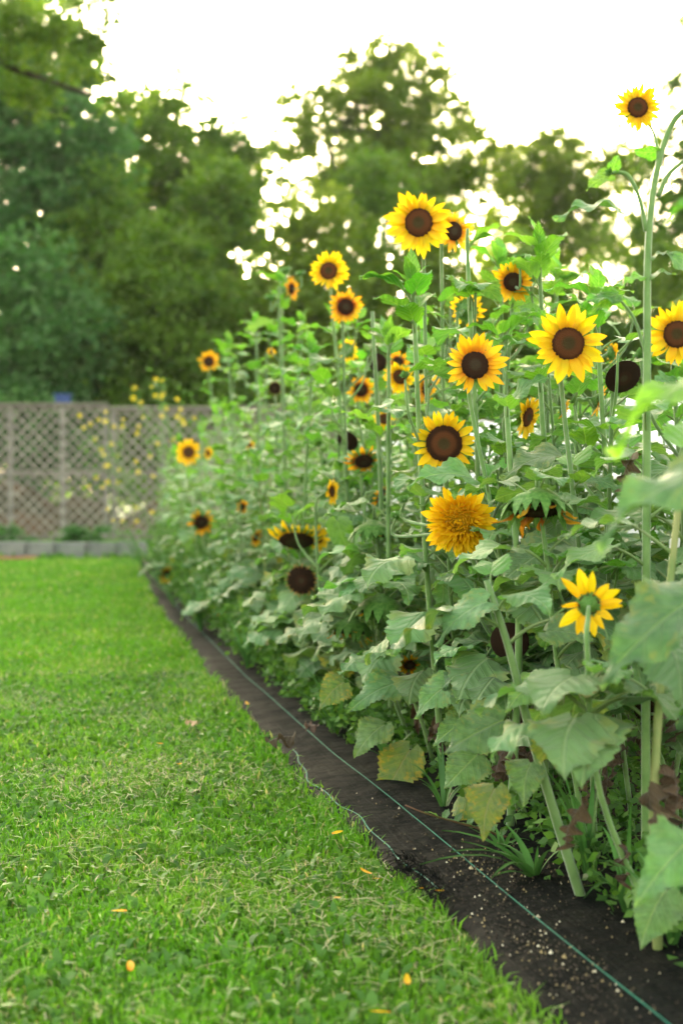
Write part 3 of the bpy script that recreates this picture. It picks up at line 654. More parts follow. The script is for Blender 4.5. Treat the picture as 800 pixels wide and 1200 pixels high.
# tuft of the double bloom
def tuft_mesh():
    q = random.Random(5); V, UV, Fc = [], [], []
    for j in range(190):
        f = (j + .5) / 190; r = .56 * math.sqrt(f); a = j * 2.39996
        v, u, g = petal_mesh(q.randrange(6), 0); z = .26 * (1 - (r / .56) ** 2)
        Mx = Matrix.Rotation(-a, 4, 'Z') @ Matrix.Translation((0, r, z)) @ Matrix.Rotation(1.35 - 1.0 * f + q.uniform(-.3, .3), 4, 'X') @ Matrix.Rotation(q.uniform(-.8, .8), 4, 'Y') @ Matrix.Diagonal((.26, .17 + .20 * f, .3, 1)); n0 = len(V)
        V += [Mx @ Vector(b2) for b2 in v]; UV += u; Fc += [tuple(i + n0 for i in h) for h in g]
    return mk('floret_tuft', V, UV, Fc, M['pet_y'])
TUFT = tuft_mesh(); CORC = {}
TYPES = dict(  # disc, calyx, petal material, disc radius, petal length, tilt, count, drop
    yellow=('open', 'open', 'pet_y', .42, .60, .10, 29, .05), golden=('dark', 'open', 'pet_o', .42, .60, .06, 26, .06), bicolor=('dark', 'open', 'pet_b', .42, .58, .08, 26, .06),
    wide=('wide', 'wide', 'pet_y', .54, .48, .12, 30, .08), droop=('olive', 'wide', 'pet_y', .60, .50, -.75, 24, .12), ragged=('dark', 'open', 'pet_b', .46, .52, -.25, 20, .35),
    nod=('seed', 'nod', 'pet_dry', .84, .55, 1.1, 18, .55), nod_petals=('seed', 'nod', 'pet_dry', .84, .85, 1.15, 20, .45), seed=('seed', 'seed', None, .86, 0, 0, 0, 0), withered=('seed', 'seed', 'pet_brown', .70, .42, .45, 30, .05),
    double=('gold', 'wide', 'pet_y', .52, .52, .12, 34, .0), sparse=('open', 'open', 'pet_y', .36, .95, -.15, 20, .22), bud=('bud', 'bud', None, .4, 0, 0, 0, 0))
def make_head(root, pos, normal, rad, typ, near, seed):
    q = random.Random(seed); d, cx, pm, dr, ln, tilt, cnt, drop = TYPES[typ]
    Q = Vector(normal).to_track_quat('Z', 'Y').to_matrix().to_4x4() @ Matrix.Rotation(q.uniform(0, 6.28), 4, 'Z')
    if typ == 'bud':
        h = link('bud', CM['bud'], None, root)
    else:
        h = link('flower_head', DM[d], None, root)
    h.matrix_local = Matrix.Translation(Vector(pos) - root.location) @ Q @ Matrix.Scale(rad, 4)
    if typ == 'bud': return h
    cal = link('calyx', CM[cx], None, h)
    if typ == 'sparse': cal.scale = (.7, .7, .8)
    if typ in ('nod', 'nod_petals'): cal.scale = (1.12, 1.12, 1.6)
    if typ == 'double': link('floret_tuft', TUFT, None, h)
    if pm:
        if near:
            for it in petal_layout(q, cnt, dr, ln, tilt, drop):
                o = link('petal', q.choice(PM[pm]), None, h); o.matrix_local = petal_matrix(*it)
                if pm in ('pet_dry', 'pet_brown'): o.name = 'withered_petal'
        else:
            key = (typ, seed % 3)
            if key not in CORC: CORC[key] = corolla_mesh(pm, seed % 3, dr, ln, tilt, cnt, drop)
            link('corolla', CORC[key], None, h)
    return h
ORD = ['first', 'second', 'third', 'fourth', 'fifth', 'sixth', 'seventh', 'eighth', 'ninth', 'tenth', 'eleventh', 'twelfth', 'thirteenth', 'fourteenth', 'fifteenth', 'sixteenth', 'seventeenth', 'eighteenth', 'nineteenth', 'twentieth']
def ordn(i): return ORD[i] if i < 20 else ('twenty-' + ORD[i - 20] if i < 29 else ('thirtieth' if i == 29 else ('thirty-' + ORD[i - 30] if i < 39 else ('fortieth' if i == 39 else 'forty-' + ORD[i - 40]))))
def stem_obj(root, pts, r0, r1, mat='stem', name='stem', sub=5):
    pth = catmull([Vector(p) - root.location for p in pts], sub); n = len(pth)
    V, Fc = tube(pth, [r0 + (r1 - r0) * (i / (n - 1)) ** 1.2 for i in range(n)], 7)
    mesh_obj(name, V, Fc, M[mat], root); return pth
def facing(yaw, pitch): return Vector((math.sin(R(yaw)) * math.cos(R(pitch)), -math.cos(R(yaw)) * math.cos(R(pitch)), math.sin(R(pitch))))
def leaves_along(root, pth, q, zlo, n, D, sc=1.0, top=True, dead=2, skip=None, dens_top=1.0):
    """spiral of leaves up a stem path given in root space"""
    H = pth[-1].z; az = q.uniform(0, 6.28); pet = D < 6.5
    zs = [p.z for p in pth]
    def at(z):
        i = next((k for k in range(len(pth) - 1) if zs[k] <= z <= zs[k + 1]), len(pth) - 2); t = (z - zs[i]) / max(1e-6, zs[i + 1] - zs[i]); return pth[i].lerp(pth[i + 1], min(1, max(0, t)))
    Hm = max(zs)
    for k in range(n):
        t = (k + q.uniform(-.3, .3)) / max(1, n - 1); t = min(.985, max(0, t)); z = zlo + (Hm * .97 - zlo) * t
        az += 2.39996 + q.uniform(-.35, .35); p = at(z)
        if t > .90 and top: kind, s_ = 'up', q.uniform(.75, 1.15)
        elif t > .42: kind, s_ = 'mid', q.uniform(.78, 1.15) * (1.08 - .55 * max(0, t - .5))
        else: kind, s_ = 'low', q.uniform(.80, 1.20)
        mt = 'leaf_sick' if (kind == 'low' and q.random() < .04) else None
        add_leaf(root, kind, p, az, s_ * sc, q.uniform(-.15, .15), q.uniform(-.2, .2), mt, q, pet)
    for k in range(dead):
        z = q.uniform(.15, max(.20, zlo + .05)); az += 2.4 + q.uniform(-.6, .6); add_leaf(root, 'dead', at(z), az, q.uniform(.55, .9), q.uniform(-.3, .3), q.uniform(-.4, .4), None, q, False)
def side_shoots(r, pth, q, n, D, z0, z1, bud=.5):
    H = max(p.z for p in pth)
    for k in range(n):
        i = min(range(len(pth)), key=lambda j: abs(pth[j].z - H * q.uniform(z0, z1))); s_ = pth[i]; a = q.uniform(0, 6.28); L = q.uniform(.10, .24)
        e = s_ + Vector((math.cos(a) * L * .5, math.sin(a) * L * .5, L * .85)); m_ = s_.lerp(e, .5) + Vector((math.cos(a), math.sin(a), -.3)) * L * .13
        stem_obj(r, [s_ + r.location, m_ + r.location, e + r.location], .0042, .0028, 'stem', 'branch', 4)
        for j in range(q.choice((3, 4))): add_leaf(r, 'up', e.lerp(s_, .12 * j), a + j * 2.2 + q.uniform(-.4, .4), q.uniform(.65, 1.0), q.uniform(-.25, .15), q.uniform(-.2, .2), None, q, D < 6.5)
        if q.random() < bud: make_head(r, e + r.location + Vector((0, 0, .012)), Vector((math.cos(a), math.sin(a), .8)), q.uniform(.010, .017), 'bud', False, 1)
GR = 'sunflower plants growing in the bed beside the lawn'
# ---- plants that carry the blooms: px, py, diameter px, D, type, yaw, pitch, base shift (x,y m), leaves, label
HERO = [
 (490, 262, 68, 3.90, 'yellow', -12, -4, (.12, .05), 9, 'sunflower with the large bright yellow bloom nearest the sun gap'),
 (531, 272, 46, 4.15, 'golden', 25, -5, (.05, .1), 8, 'sunflower with a golden bloom half hidden behind leaves, right of the large left bloom'),
 (665, 403, 79, 2.92, 'yellow', 2, 3, (-.01, .02), 6, 'sunflower with the biggest round yellow bloom and brown centre on a straight stem'),
 (792, 392, 66, 2.80, 'yellow', -8, 0, (.03, .05), 7, 'sunflower with a yellow bloom cut by the right edge'),
 (556, 428, 66, 3.30, 'golden', 4, 4, (.05, .05), 8, 'sunflower with a golden dark-eyed bloom facing straight out in the middle'),
 (520, 520, 68, 3.62, 'wide', -6, -6, (.08, .05), 8, 'sunflower with a wide brown disc and short yellow petals between two leaves'),
 (538, 612, 76, 3.30, 'double', -18, -14, (.14, .04), 9, 'sunflower with a shaggy double all-yellow bloom low in the row'),
 (600, 331, 45, 3.95, 'golden', -6, -14, (.02, .1), 9, 'sunflower with a small golden bloom under a leaf, upper middle right'),
 (385, 318, 42, 5.05, 'yellow', -5, 2, (.03, .05), 9, 'sunflower with a yellow bloom high on a bare straight stem, left of centre'),
 (405, 360, 38, 5.00, 'bicolor', 8, -3, (.05, .02), 10, 'sunflower with an orange-ringed bloom just below the high yellow one'),
 (342, 339, 26, 6.5, 'golden', 62, -5, (.02, .05), 13, 'tall sunflower with a small side-facing yellow bloom and buds'),
 (245, 424, 23, 9.5, 'bicolor', 5, 0, (.06, .1), 11, 'sunflower with a lone orange dark-eyed bloom above the fence line'),
 (423, 457, 30, 5.2, 'bicolor', 8, -2, (.03, .1), 10, 'sunflower with an oval orange-ringed bloom left of the cluster'),
 (442, 425, 22, 5.5, 'seed', -5, -10, (.03, .1), 9, 'sunflower with a bare round dark seed head above the cluster'),
 (466, 425, 26, 5.7, 'bicolor', 10, 0, (.03, .1), 9, 'sunflower with a small reddish-orange bloom behind the cluster'),
 (468, 442, 36, 4.7, 'yellow', -30, -20, (.05, .1), 8, 'sunflower with a bright yellow bloom tilted left in the cluster'),
 (500, 455, 36, 4.5, 'golden', 48, -8, (-.02, .1), 8, 'sunflower with a bloom turned right against the pale stem'),
 (450, 491, 26, 5.1, 'yellow', -8, -8, (.03, .05), 9, 'sunflower with a small pointed yellow bloom below the oval orange one'),
 (426, 541, 42, 4.9, 'ragged', 6, -48, (.05, .05), 9, 'sunflower with a ragged orange bloom bowed over its dark disc'),
 (407, 517, 26, 5.3, 'seed', -25, -30, (.04, .1), 9, 'sunflower with a nodding dark seed head left of the wide brown disc'),
 (221, 530, 28, 9.2, 'yellow', -4, 0, (.05, .05), 11, 'sunflower with a yellow bloom in front of the fence end'),
 (236, 612, 32, 8.4, 'ragged', 20, -25, (.05, .05), 11, 'sunflower with a ragged orange-brown bloom at the far left flank'),
 (347, 634, 58, 5.4, 'droop', -4, -62, (.06, .04), 10, 'sunflower with a drooping olive disc and raised yellow petals'),
 (373, 630, 28, 5.6, 'yellow', 40, 10, (.03, .06), 9, 'sunflower with a small yellow bloom behind the drooping olive disc'),
 (353, 680, 34, 5.3, 'withered', -4, -6, (.06, .05), 10, 'sunflower with a withered ochre-fringed dark head below the drooping bloom'),
 (196, 673, 22, 10.4, 'golden', 35, -25, (.10, .05), 10, 'sunflower with a small orange bloom low beside the far lawn edge'),
 (260, 714, 20, 7.6, 'golden', 10, -5, (.14, .05), 7, 'short sunflower with a small yellow bloom low on the left flank'),
 (389, 576, 27, 4.9, 'yellow', 62, 0, (.05, .06), 9, 'sunflower with a side-on yellow bloom over hanging green leaves'),
 (437, 626, 40, 4.4, 'nod', -20, -84, (.10, .05), 9, 'sunflower with a nodding spiky green spent head at mid height'),
 (446, 716, 48, 4.05, 'nod', -16, -86, (.12, .05), 8, 'sunflower with a nodding green spent head trailing orange wisps'),
 (411, 740, 40, 4.25, 'nod', -22, -80, (.10, .05), 8, 'sunflower with the lowest nodding green spent head'),
 (628, 597, 60, 2.85, 'nod_petals', -10, -72, (.07, .05), 7, 'sunflower with a big nodding spent head and shrivelled orange petals'),
 (690, 708, 54, 2.45, 'sparse', 168, 10, (.06, .04), 6, 'short sunflower seen from behind with few orange petals and green centre'),
 (729, 442, 44, 3.2, 'seed', 14, -35, (.04, .05), 8, 'sunflower with a large dark drooping seed head beside the right stem'),
 (597, 752, 46, 3.3, 'seed', -15, -8, (.06, .03), 8, 'sunflower with a dark ragged seed head hidden low among leaves'),
 (547, 364, 38, 4.3, 'yellow', 150, 10, (.02, .06), 8, 'sunflower with a yellow bloom turned away behind the pale stem'),
 (618, 489, 48, 3.75, 'yellow', 55, -15, (.03, .06), 8, 'sunflower with a yellow bloom turned right in front of the white cover'),
 (702, 470, 38, 3.7, 'golden', 80, -20, (.03, .06), 8, 'sunflower with an orange bloom turned sideways under the dark seed head'),
 (716, 414, 26, 4.1, 'golden', 110, 10, (.03, .06), 8, 'sunflower with a small orange bloom peeping right of the biggest bloom'),
 (447, 580, 32, 4.7, 'ragged', 70, -30, (.05, .06), 8, 'sunflower with orange petal rags left of the shaggy double bloom'),
 (408, 411, 26, 5.5, 'yellow', 145, 10, (.03, .05), 9, 'sunflower with a yellow bloom seen from behind under the orange-ringed one'),
 (322, 455, 15, 6.9, 'withered', 0, -20, (.03, .05), 11, 'sunflower with a small brown withered head on the left crown'),
 (318, 413, 10, 7.3, 'golden', 30, 0, (.03, .05), 11, 'sunflower with a tiny orange bud-bloom on the left crown'),
 (480, 780, 26, 3.9, 'ragged', 10, -30, (.08, .04), 8, 'sunflower with a scrap of yellow petals among the lower leaves'),
 (284, 594, 17, 7.6, 'golden', 40, -10, (.05, .05), 10, 'sunflower with a pair-like small orange bloom on the left flank'),
 (300, 630, 20, 7.2, 'golden', 60, -20, (.06, .05), 10, 'sunflower with a small yellow bloom left of the drooping disc'),
 (293, 522, 11, 8.2, 'yellow', 20, 0, (.04, .05), 10, 'sunflower with a tiny yellow bloom above the left flank'),
 (244, 531, 15, 9.0, 'yellow', 60, 0, (.04, .05), 10, 'sunflower with a tiny side-on yellow bloom right of the fence-end bloom'),
 (758, 834, 30, 2.9, 'seed', -20, -20, (.05, .03), 6, 'sunflower with a dark shrunken seed head low on the right'),
 (660, 480, 24, 3.9, 'golden', 100, -20, (.03, .05), 8, 'sunflower with a dry orange bloom behind the straight stem'),
]
bases = []
for i, (px, py, dia, D, typ, yaw, pit, sh, nl, lb) in enumerate(HERO):
    q = random.Random(900 + i); T = P(px, py, D); n = facing(yaw, pit); rad = dia / 2 / F * D * 1.16
    if typ in ('yellow', 'golden', 'bicolor', 'wide', 'double', 'droop', 'ragged', 'sparse'): rad *= 1.02
    by = D + sh[1]; bx = max(T.x + sh[0], edge(by) + q.uniform(.30, .42)); B = Vector((bx, by, 0)); bases.append((bx, by))
    r = empty('sunflower', B, lb, 'sunflower', GR)
    back = T - n * rad * (.74 if typ in ('nod', 'nod_petals') else .42); nh = Vector((n.x, n.y, 0)); dn = Vector((0, 0, 1))
    if pit <= -40: apex = [back - nh * .09 + dn * .035 - dn * .02, back - n * .035]
    else: apex = [back - n * .045 - dn * .07, back - n * .02 - dn * .012]
    low = B.lerp(apex[0], .5) + Vector((q.uniform(-.05, .05), q.uniform(-.04, .04), 0))
    if pit <= -40: low2 = [B.lerp(apex[0], .82) - nh * .04 - dn * .03]
    else: low2 = []
    pth = stem_obj(r, [B - dn * .02, low] + low2 + apex + [back], .0062 if D < 6 else .0068, .0034, 'stem')
    make_head(r, T, n, rad, typ, dia >= 30, i)
    zlo = q.uniform(.26, .42) if D < 4.5 else q.uniform(.12, .3)
    top = T.z - rad * 2.1 if typ not in ('nod', 'seed') else T.z - rad
    cut = [p for p in pth if p.z <= max(top, .3)] if pit > -40 else pth[:len(pth) - 6]
    leaves_along(r, cut, q, zlo, nl + 10, D, .92, py < 470, 2 if D < 5 else 0)
    if dia > 20 and typ not in ('nod', 'nod_petals', 'sparse') and D < 7: side_shoots(r, cut, q, 2 if py < 480 else 1, D, .60, .98)
    if i == 10:
        for (bx_, by_, s_) in ((318, 350, 9), (335, 318, 8), (352, 322, 7)):
            t_ = P(bx_, by_, 6.5); stem_obj(r, [B + Vector(pth[int(len(pth) * .7)]), t_ - Vector((0, 0, .06)), t_], .004, .003, 'stem', 'branch'); make_head(r, t_, facing(-20, 60), s_ / F * 6.5, 'bud', False, 3)
    if i == 7:
        t_ = P(608, 303, 3.9); stem_obj(r, [B + Vector(pth[int(len(pth) * .75)]), t_ - Vector((0, 0, .08)), t_], .004, .003, 'stem', 'branch'); make_head(r, t_, facing(-10, 70), 9 / F * 3.9, 'bud', False, 3)
    if i == 6:
        for (bx_, by_) in ((474, 586), (464, 605)):
            t_ = P(bx_, by_, 3.6); stem_obj(r, [B + Vector(pth[int(len(pth) * .55)]), t_ - Vector((0, 0, .05)), t_], .004, .003, 'stem', 'branch'); make_head(r, t_, facing(-30, 50), 8 / F * 3.6, 'bud', False, 3)

# ---- the tallest plant at the right with its branches
D = 2.75; top = P(745, 128, D); B = Vector((P(762, 600, D).x, D + .03, 0)); bases.append((B.x, B.y))
r = empty('sunflower', B, 'tallest sunflower at the right with a yellow bloom against the white sky', 'sunflower', GR)
pts = [B, P(757, 800, D), P(757, 560, D), P(757, 400, D), P(758, 285, D), P(768, 200, D), P(790, 140, D), P(830, 118, D)]
pth = stem_obj(r, pts, .0095, .0046)
make_head(r, P(833, 120, D), facing(40, -20), .05, 'yellow', True, 70)
n = facing(-3, 2); rad = 29 / F * D; stem_obj(r, [P(768, 205, D), P(768, 175, D), top - n * .02 + Vector((.03, 0, -.035)), top - n * .02], .0030, .0025, 'stem', 'branch'); make_head(r, top, n, rad, 'yellow', True, 71)
stem_obj(r, [P(755, 272, D), P(748, 235, D), P(735, 208, D), P(722, 203, D), P(715, 204, D)], .0045, .003, 'stem', 'branch'); make_head(r, P(712, 204, D), facing(-60, 25), .011, 'bud', False, 2)
stem_obj(r, [P(769, 232, D), P(782, 205, D), P(812, 180, D)], .0055, .0035, 'stem', 'branch'); make_head(r, P(820, 172, D), facing(60, 10), .04, 'yellow', False, 72)
stem_obj(r, [P(757, 420, D), P(742, 375, D), P(722, 348, D)], .0035, .0028, 'stem', 'branch')
CAMV = Vector((-.1, -1, .25))
for b_, t_, fc, mt, sf in (((716, 202), (722, 180), (-.3, -1, 0), 'leaf_up', None), ((714, 206), (682, 220), (-.2, -.7, .6), 'leaf_up', None), ((722, 247), (645, 255), (0, -.25, 1), 'leaf_mid', (754, 272)), ((768, 180), (738, 180), (0, -.6, -.5), 'leaf_up', (770, 192)), ((762, 303), (790, 296), (0, -.3, 1), 'leaf_mid', (758, 318)), ((760, 325), (793, 318), (.1, -.3, 1), 'leaf_mid', (758, 345)), ((752, 325), (722, 335), (0, -.5, .8), 'leaf_up', (757, 345)), ((700, 335), (702, 312), (-.2, -1, .1), 'leaf_up', (722, 348)), ((720, 350), (675, 352), (0, -.5, .8), 'leaf_up', (724, 352)), ((722, 345), (688, 370), (-.1, -.7, .6), 'leaf_up', None), ((783, 300), (815, 330), (.1, -.6, .8), 'leaf_mid', (760, 330)), ((772, 440), (800, 470), (.1, -.6, .8), 'leaf_mid', (758, 430))):
    leaf_to(r, P(*b_, D), P(*t_, D), fc, mt, .85, P(*sf, D) if sf else None, len(bases))
leaves_along(r, [p for p in pth if .3 < p.z < .98], random.Random(77), .35, 7, D, 1.0, False, 2)

# ---- bloomless front plants with leafy tops
TOPS = [(482, 330, 3.62, 300, 'bloomless sunflower with an upright leafy top left of the cluster of blooms'), (547, 250, 3.75, 240, 'tall bloomless sunflower whose leafy top rises beside the large left bloom'), (630, 285, 3.9, 262, 'bloomless sunflower with a leafy tip right of the small golden bloom'), (700, 325, 3.4, 315, 'bloomless sunflower with rounded pale leaves left of the tallest stem'), (455, 395, 4.3, 370, 'bloomless sunflower with pale leaves above the dark seed head'), (330, 325, 6.7, 315, 'bloomless sunflower topping the left crown of the row'), (300, 372, 7.2, 365, 'bloomless sunflower with side leaves on the left crown'), (585, 300, 4.3, 280, 'bloomless sunflower behind the small golden bloom'), (268, 400, 8.3, 390, 'bloomless sunflower right of the lone orange bloom'), (365, 400, 5.6, 390, 'bloomless sunflower left of the bare straight stem'), (650, 300, 4.6, 300, 'bloomless sunflower standing behind the biggest round bloom')]
for i, (px, py, D, ty, lb) in enumerate(TOPS):
    q = random.Random(300 + i); T = P(px, ty + 30 * 3.6 / D, D); by = D + .06; bx = max(T.x + q.uniform(0, .08), edge(by) + .33); B = Vector((bx, by, 0)); bases.append((bx, by))
    r = empty('sunflower', B, lb, 'sunflower', GR)
    pth = stem_obj(r, [B, B.lerp(T, .5) + Vector((q.uniform(-.03, .03), 0, 0)), T.lerp(B, .08), T], .0085, .004)
    leaves_along(r, pth, q, .3, 19, D, .92, True, 2 if D < 5 else 0)
    side_shoots(r, pth, q, 2, D, .6, .85)
    for k in range(5): add_leaf(r, 'ros', pth[-1] - Vector((0, 0, .006 * k)), k * 2.4 + q.random(), 1.0 - .08 * k if k else 1.1, q.uniform(-.15, .2) - .10 * k, 0, None, q, D < 6.5)
    for k in range(4): add_leaf(r, 'up', pth[-1] - Vector((0, 0, .03 + .025 * k)), k * 2.4 + 1 + q.random(), q.uniform(.75, 1.05), q.uniform(-.2, .1), 0, None, q, D < 6.5)

# ---- the close, out-of-focus plant at the right edge
D = 1.95; B = Vector((.66, 2.02, 0)); bases.append((B.x, B.y))
r = empty('sunflower', B, 'blurred near sunflower at the right edge holding large pale leaves', 'sunflower', GR)
pth = stem_obj(r, [B, (.655, 2.0, .4), (.66, 1.98, .8), (.67, 1.97, 1.08)], .013, .008)
make_head(r, Vector((.70, 1.94, 1.12)), facing(30, 20), .06, 'yellow', True, 81)
for b_, t_, d0, d1, fc, mt, wd, h in (((822, 695), (698, 780), 2.12, 2.0, (-.25, -.75, .65), 'leaf_low', .72, .7), ((835, 832), (666, 906), 2.15, 2.0, (-.2, -.45, .85), 'leaf_low', .68, .48), ((812, 985), (735, 1052), 2.15, 2.05, (-.3, -1, .3), 'leaf_mid', .8, .33), ((782, 1045), (740, 1108), 2.30, 2.25, (-.5, -1, .1), 'leaf_mid', .95, .24), ((860, 432), (692, 492), 1.75, 1.68, (-.1, -.3, .95), 'leaf_up', .42, .95), ((860, 540), (690, 600), 1.85, 1.72, (-.1, -.25, .95), 'leaf_low', .40, .85), ((860, 235), (768, 250), 1.7, 1.7, (0, -.3, 1), 'leaf_up', .6, 1.06), ((840, 350), (782, 345), 1.8, 1.8, (0, -.6, .8), 'leaf_up', .9, 1.0)):
    leaf_to(r, P(*b_, d0), P(*t_, d1), fc, mt, wd, (B.x, B.y, h), int(h * 10))
leaves_along(r, [p for p in pth], random.Random(5), .15, 5, D, 1.0, False, 2)
B = Vector((P(770, 1135, 2.38).x, 2.36, 0)); bases.append((B.x, B.y)); r = empty('sunflower', B, 'sunflower stem rising from the fabric at the bottom right, leaves torn', 'sunflower', GR)
pth = stem_obj(r, [B, B + Vector((-.008, 0, .3)), B + Vector((.02, .02, .62)), B + Vector((.05, .04, .86))], .009, .005, 'stem_old'); leaves_along(r, pth, random.Random(6), .42, 6, 2.4, 1.0, True, 2)
# leaning thick stem of the in-focus front plant
B = G(690, 1068); r = empty('sunflower', B, 'front sunflower with a thick leaning green stem and broad dark leaves', 'sunflower', GR); bases.append((B.x, B.y))
D = B.y; pth = stem_obj(r, [B - Vector((0, 0, .02)), P(655, 970, D), P(622, 860, D), P(596, 760, D), P(570, 680, D + .02)], .0105, .006, 'stem')
for b_, t_, fc, mt, wd, sf in (((622, 895), (605, 945), (-.3, -1, .35), 'leaf_low', 1.15, (634, 890)), ((580, 925), (556, 985), (-.4, -1, .3), 'leaf_sick', 1.1, (640, 935)), ((590, 845), (520, 880), (-.3, -.8, .6), 'leaf_low', 1.0, (612, 830)), ((600, 770), (515, 800), (-.2, -.7, .8), 'leaf_low', .95, (606, 790)), ((640, 740), (700, 745), (.1, -.8, .7), 'leaf_low', 1.0, (598, 760)), ((625, 800), (590, 830), (-.2, -1, .5), 'leaf_mid', 1.0, (604, 790)), ((570, 705), (500, 745), (-.3, -.6, .8), 'leaf_low', .9, (586, 725)), ((660, 850), (690, 900), (.2, -1, .4), 'leaf_low', 1.0, (620, 850))):
    leaf_to(r, P(*b_, D), P(*t_, D - .04), fc, mt, wd, P(*sf, D), len(sf) + b_[0])
leaves_along(r, pth[12:], random.Random(9), .5, 4, D, .9, True, 0)
# extra broad leaves that read clearly in the middle of the row, on plants of their own
EXTRA = [
 (3.42, 640, [((573, 510), (528, 492), (-.2, -1, .15), 'leaf_mid', 1.15), ((552, 560), (472, 556), (0, -.45, .8), 'leaf_mid', .75), ((600, 470), (640, 440), (.2, -.6, .8), 'leaf_mid', .8)], 'bloomless sunflower holding two broad leaves beside the wide brown disc'),
 (3.15, 590, [((660, 535), (585, 560), (-.1, -.35, .9), 'leaf_low', .8), ((690, 560), (735, 585), (.1, -.6, .8), 'leaf_low', .8), ((650, 640), (580, 680), (-.2, -.6, .8), 'leaf_low', .9), ((640, 500), (590, 475), (-.2, -.6, .8), 'leaf_mid', .8)], 'bloomless sunflower with long pale leaves under the biggest bloom'),
 (3.75, 560, [((470, 800), (402, 828), (-.3, -.8, .6), 'leaf_low', .8), ((455, 745), (395, 800), (-.4, -.8, .5), 'leaf_low', .9), ((450, 850), (410, 885), (-.4, -.9, .4), 'leaf_low', 1.0), ((480, 880), (440, 945), (-.4, -1, .2), 'leaf_sick', 1.0), ((520, 760), (445, 775), (-.2, -.6, .8), 'leaf_low', .9), ((402, 800), (368, 826), (-.3, -1, .2), 'leaf_sick', 1.0)], 'front sunflower draping broad grey-green leaves over the fabric'),
 (3.30, 575, [((555, 840), (505, 868), (-.3, -.9, .5), 'leaf_low', 1.0), ((560, 885), (522, 925), (-.3, -1, .3), 'leaf_low', 1.1), ((545, 935), (585, 985), (-.1, -1, .3), 'leaf_sick', 1.0), ((530, 800), (480, 835), (-.3, -.8, .6), 'leaf_low', 1.0)], 'front sunflower with low yellow-edged leaves above the fabric'),
 (4.6, 440, [((420, 420), (378, 405), (-.1, -.6, .8), 'leaf_up', .8), ((445, 385), (400, 395), (0, -.4, .9), 'leaf_mid', .7), ((460, 500), (425, 470), (-.1, -.7, .7), 'leaf_low', .9), ((395, 610), (410, 660), (-.2, -1, .2), 'leaf_up', .8)], 'bloomless sunflower with a pale leaf crossing below the orange-ringed bloom'),
]
for i, (D, bpx, lv, lb) in enumerate(EXTRA):
    q = random.Random(500 + i); bx = max((bpx - 400) / F * D, edge(D + .05) + .33); B = Vector((bx, D + .05, 0)); bases.append((B.x, B.y)); r = empty('sunflower', B, lb, 'sunflower', GR)
    zt = max(P(*l[0], D).z for l in lv) + .06; pth = stem_obj(r, [B, B + Vector((.02, 0, zt * .5)), B + Vector((-.01, 0, zt))], .010, .006)
    for l in lv:
        b_ = P(*l[0], D); z = max(.1, b_.z - .05); leaf_to(r, b_, P(*l[1], D - .05), l[2], l[3], l[4], (B.x, B.y, min(z, zt)), i + l[0][0])
    leaves_along(r, pth, q, .35, 7, D, .9, True, 2)

# ---- filling rows of bloomless plants
def cap(D):          # how tall the crop stands where no bloom is shown
    return float(np.interp(D, [1.5, 2.4, 3, 4, 5, 6.5, 8, 10, 13, 16], [.72, .88, 1.03, 1.20, 1.32, 1.45, 1.46, 1.44, 1.32, 1.2]))
rows = [(.25, .29, 'front row'), (.62, .34, 'second row'), (.95, .40, 'third row'), (1.3, .48, 'back row')]
for off, sp, rn in rows:
    D = 14.6; k = 0
    while D > (2.4 if off < .9 else 2.6):
        q = random.Random(int(D * 100 + off * 1000)); by = D + q.uniform(-.08, .08); bx = edge(by) + off + q.uniform(-.05, .10) + (.06 if by < 3.4 else 0)
        D -= sp * (.78 if D < 3.8 else 1) * (1 + .035 * max(0, D - 5)) * q.uniform(.85, 1.15)
        if min((abs(bx - a) ** 2 + (by - c) ** 2) ** .5 for a, c in bases) < (.12 if by < 6 else .10): continue
        if abs(bx) > .24 * by + .45: continue
        u_ = 400 + bx / by * F
        if any(by < h[3] and abs(u_ - h[0]) < h[2] * .6 + 4 and h[1] < 900 for h in HERO if h[2] >= 26) and off < .3 and by > 3.2: continue
        k += 1; H = cap(by) * q.uniform(.62, 1.0) * (.86 if off < .3 else 1.12); B = Vector((bx, by, 0)); bases.append((bx, by))
        r = empty('sunflower', B, f'leafy sunflower without a bloom, {ordn(k - 1)} from the fence in the {rn}', 'sunflower', GR)
        tip = B + Vector((q.uniform(-.09, .05), q.uniform(-.08, .05), H))
        pth = stem_obj(r, [B - Vector((0, 0, .02)), B.lerp(tip, .5) + Vector((q.uniform(-.06, .06), q.uniform(-.05, .05), 0)), tip], q.uniform(.0052, .008), .0032, 'stem_old' if off < .5 and q.random() < .5 else 'stem', sub=6)
        leaves_along(r, pth, q, (q.uniform(.36, .50) if by < 3.3 else q.uniform(.26, .38)) if by < 4.5 else q.uniform(.08, .2), 26 if by < 9 else 18, by, q.uniform(.85, 1.05) * (1.0 if by < 4.3 else .84), True, q.choice((3, 4, 5)) if by < 4.8 else 0)
        if by < 8: side_shoots(r, pth, q, q.choice((0, 1, 2)), by, .45, .8, .35)
        for kk in range(3): add_leaf(r, 'ros', pth[-1], kk * 2.1 + q.random(), q.uniform(.8, 1.1), q.uniform(-.2, .1), 0, None, q, by < 6.5)

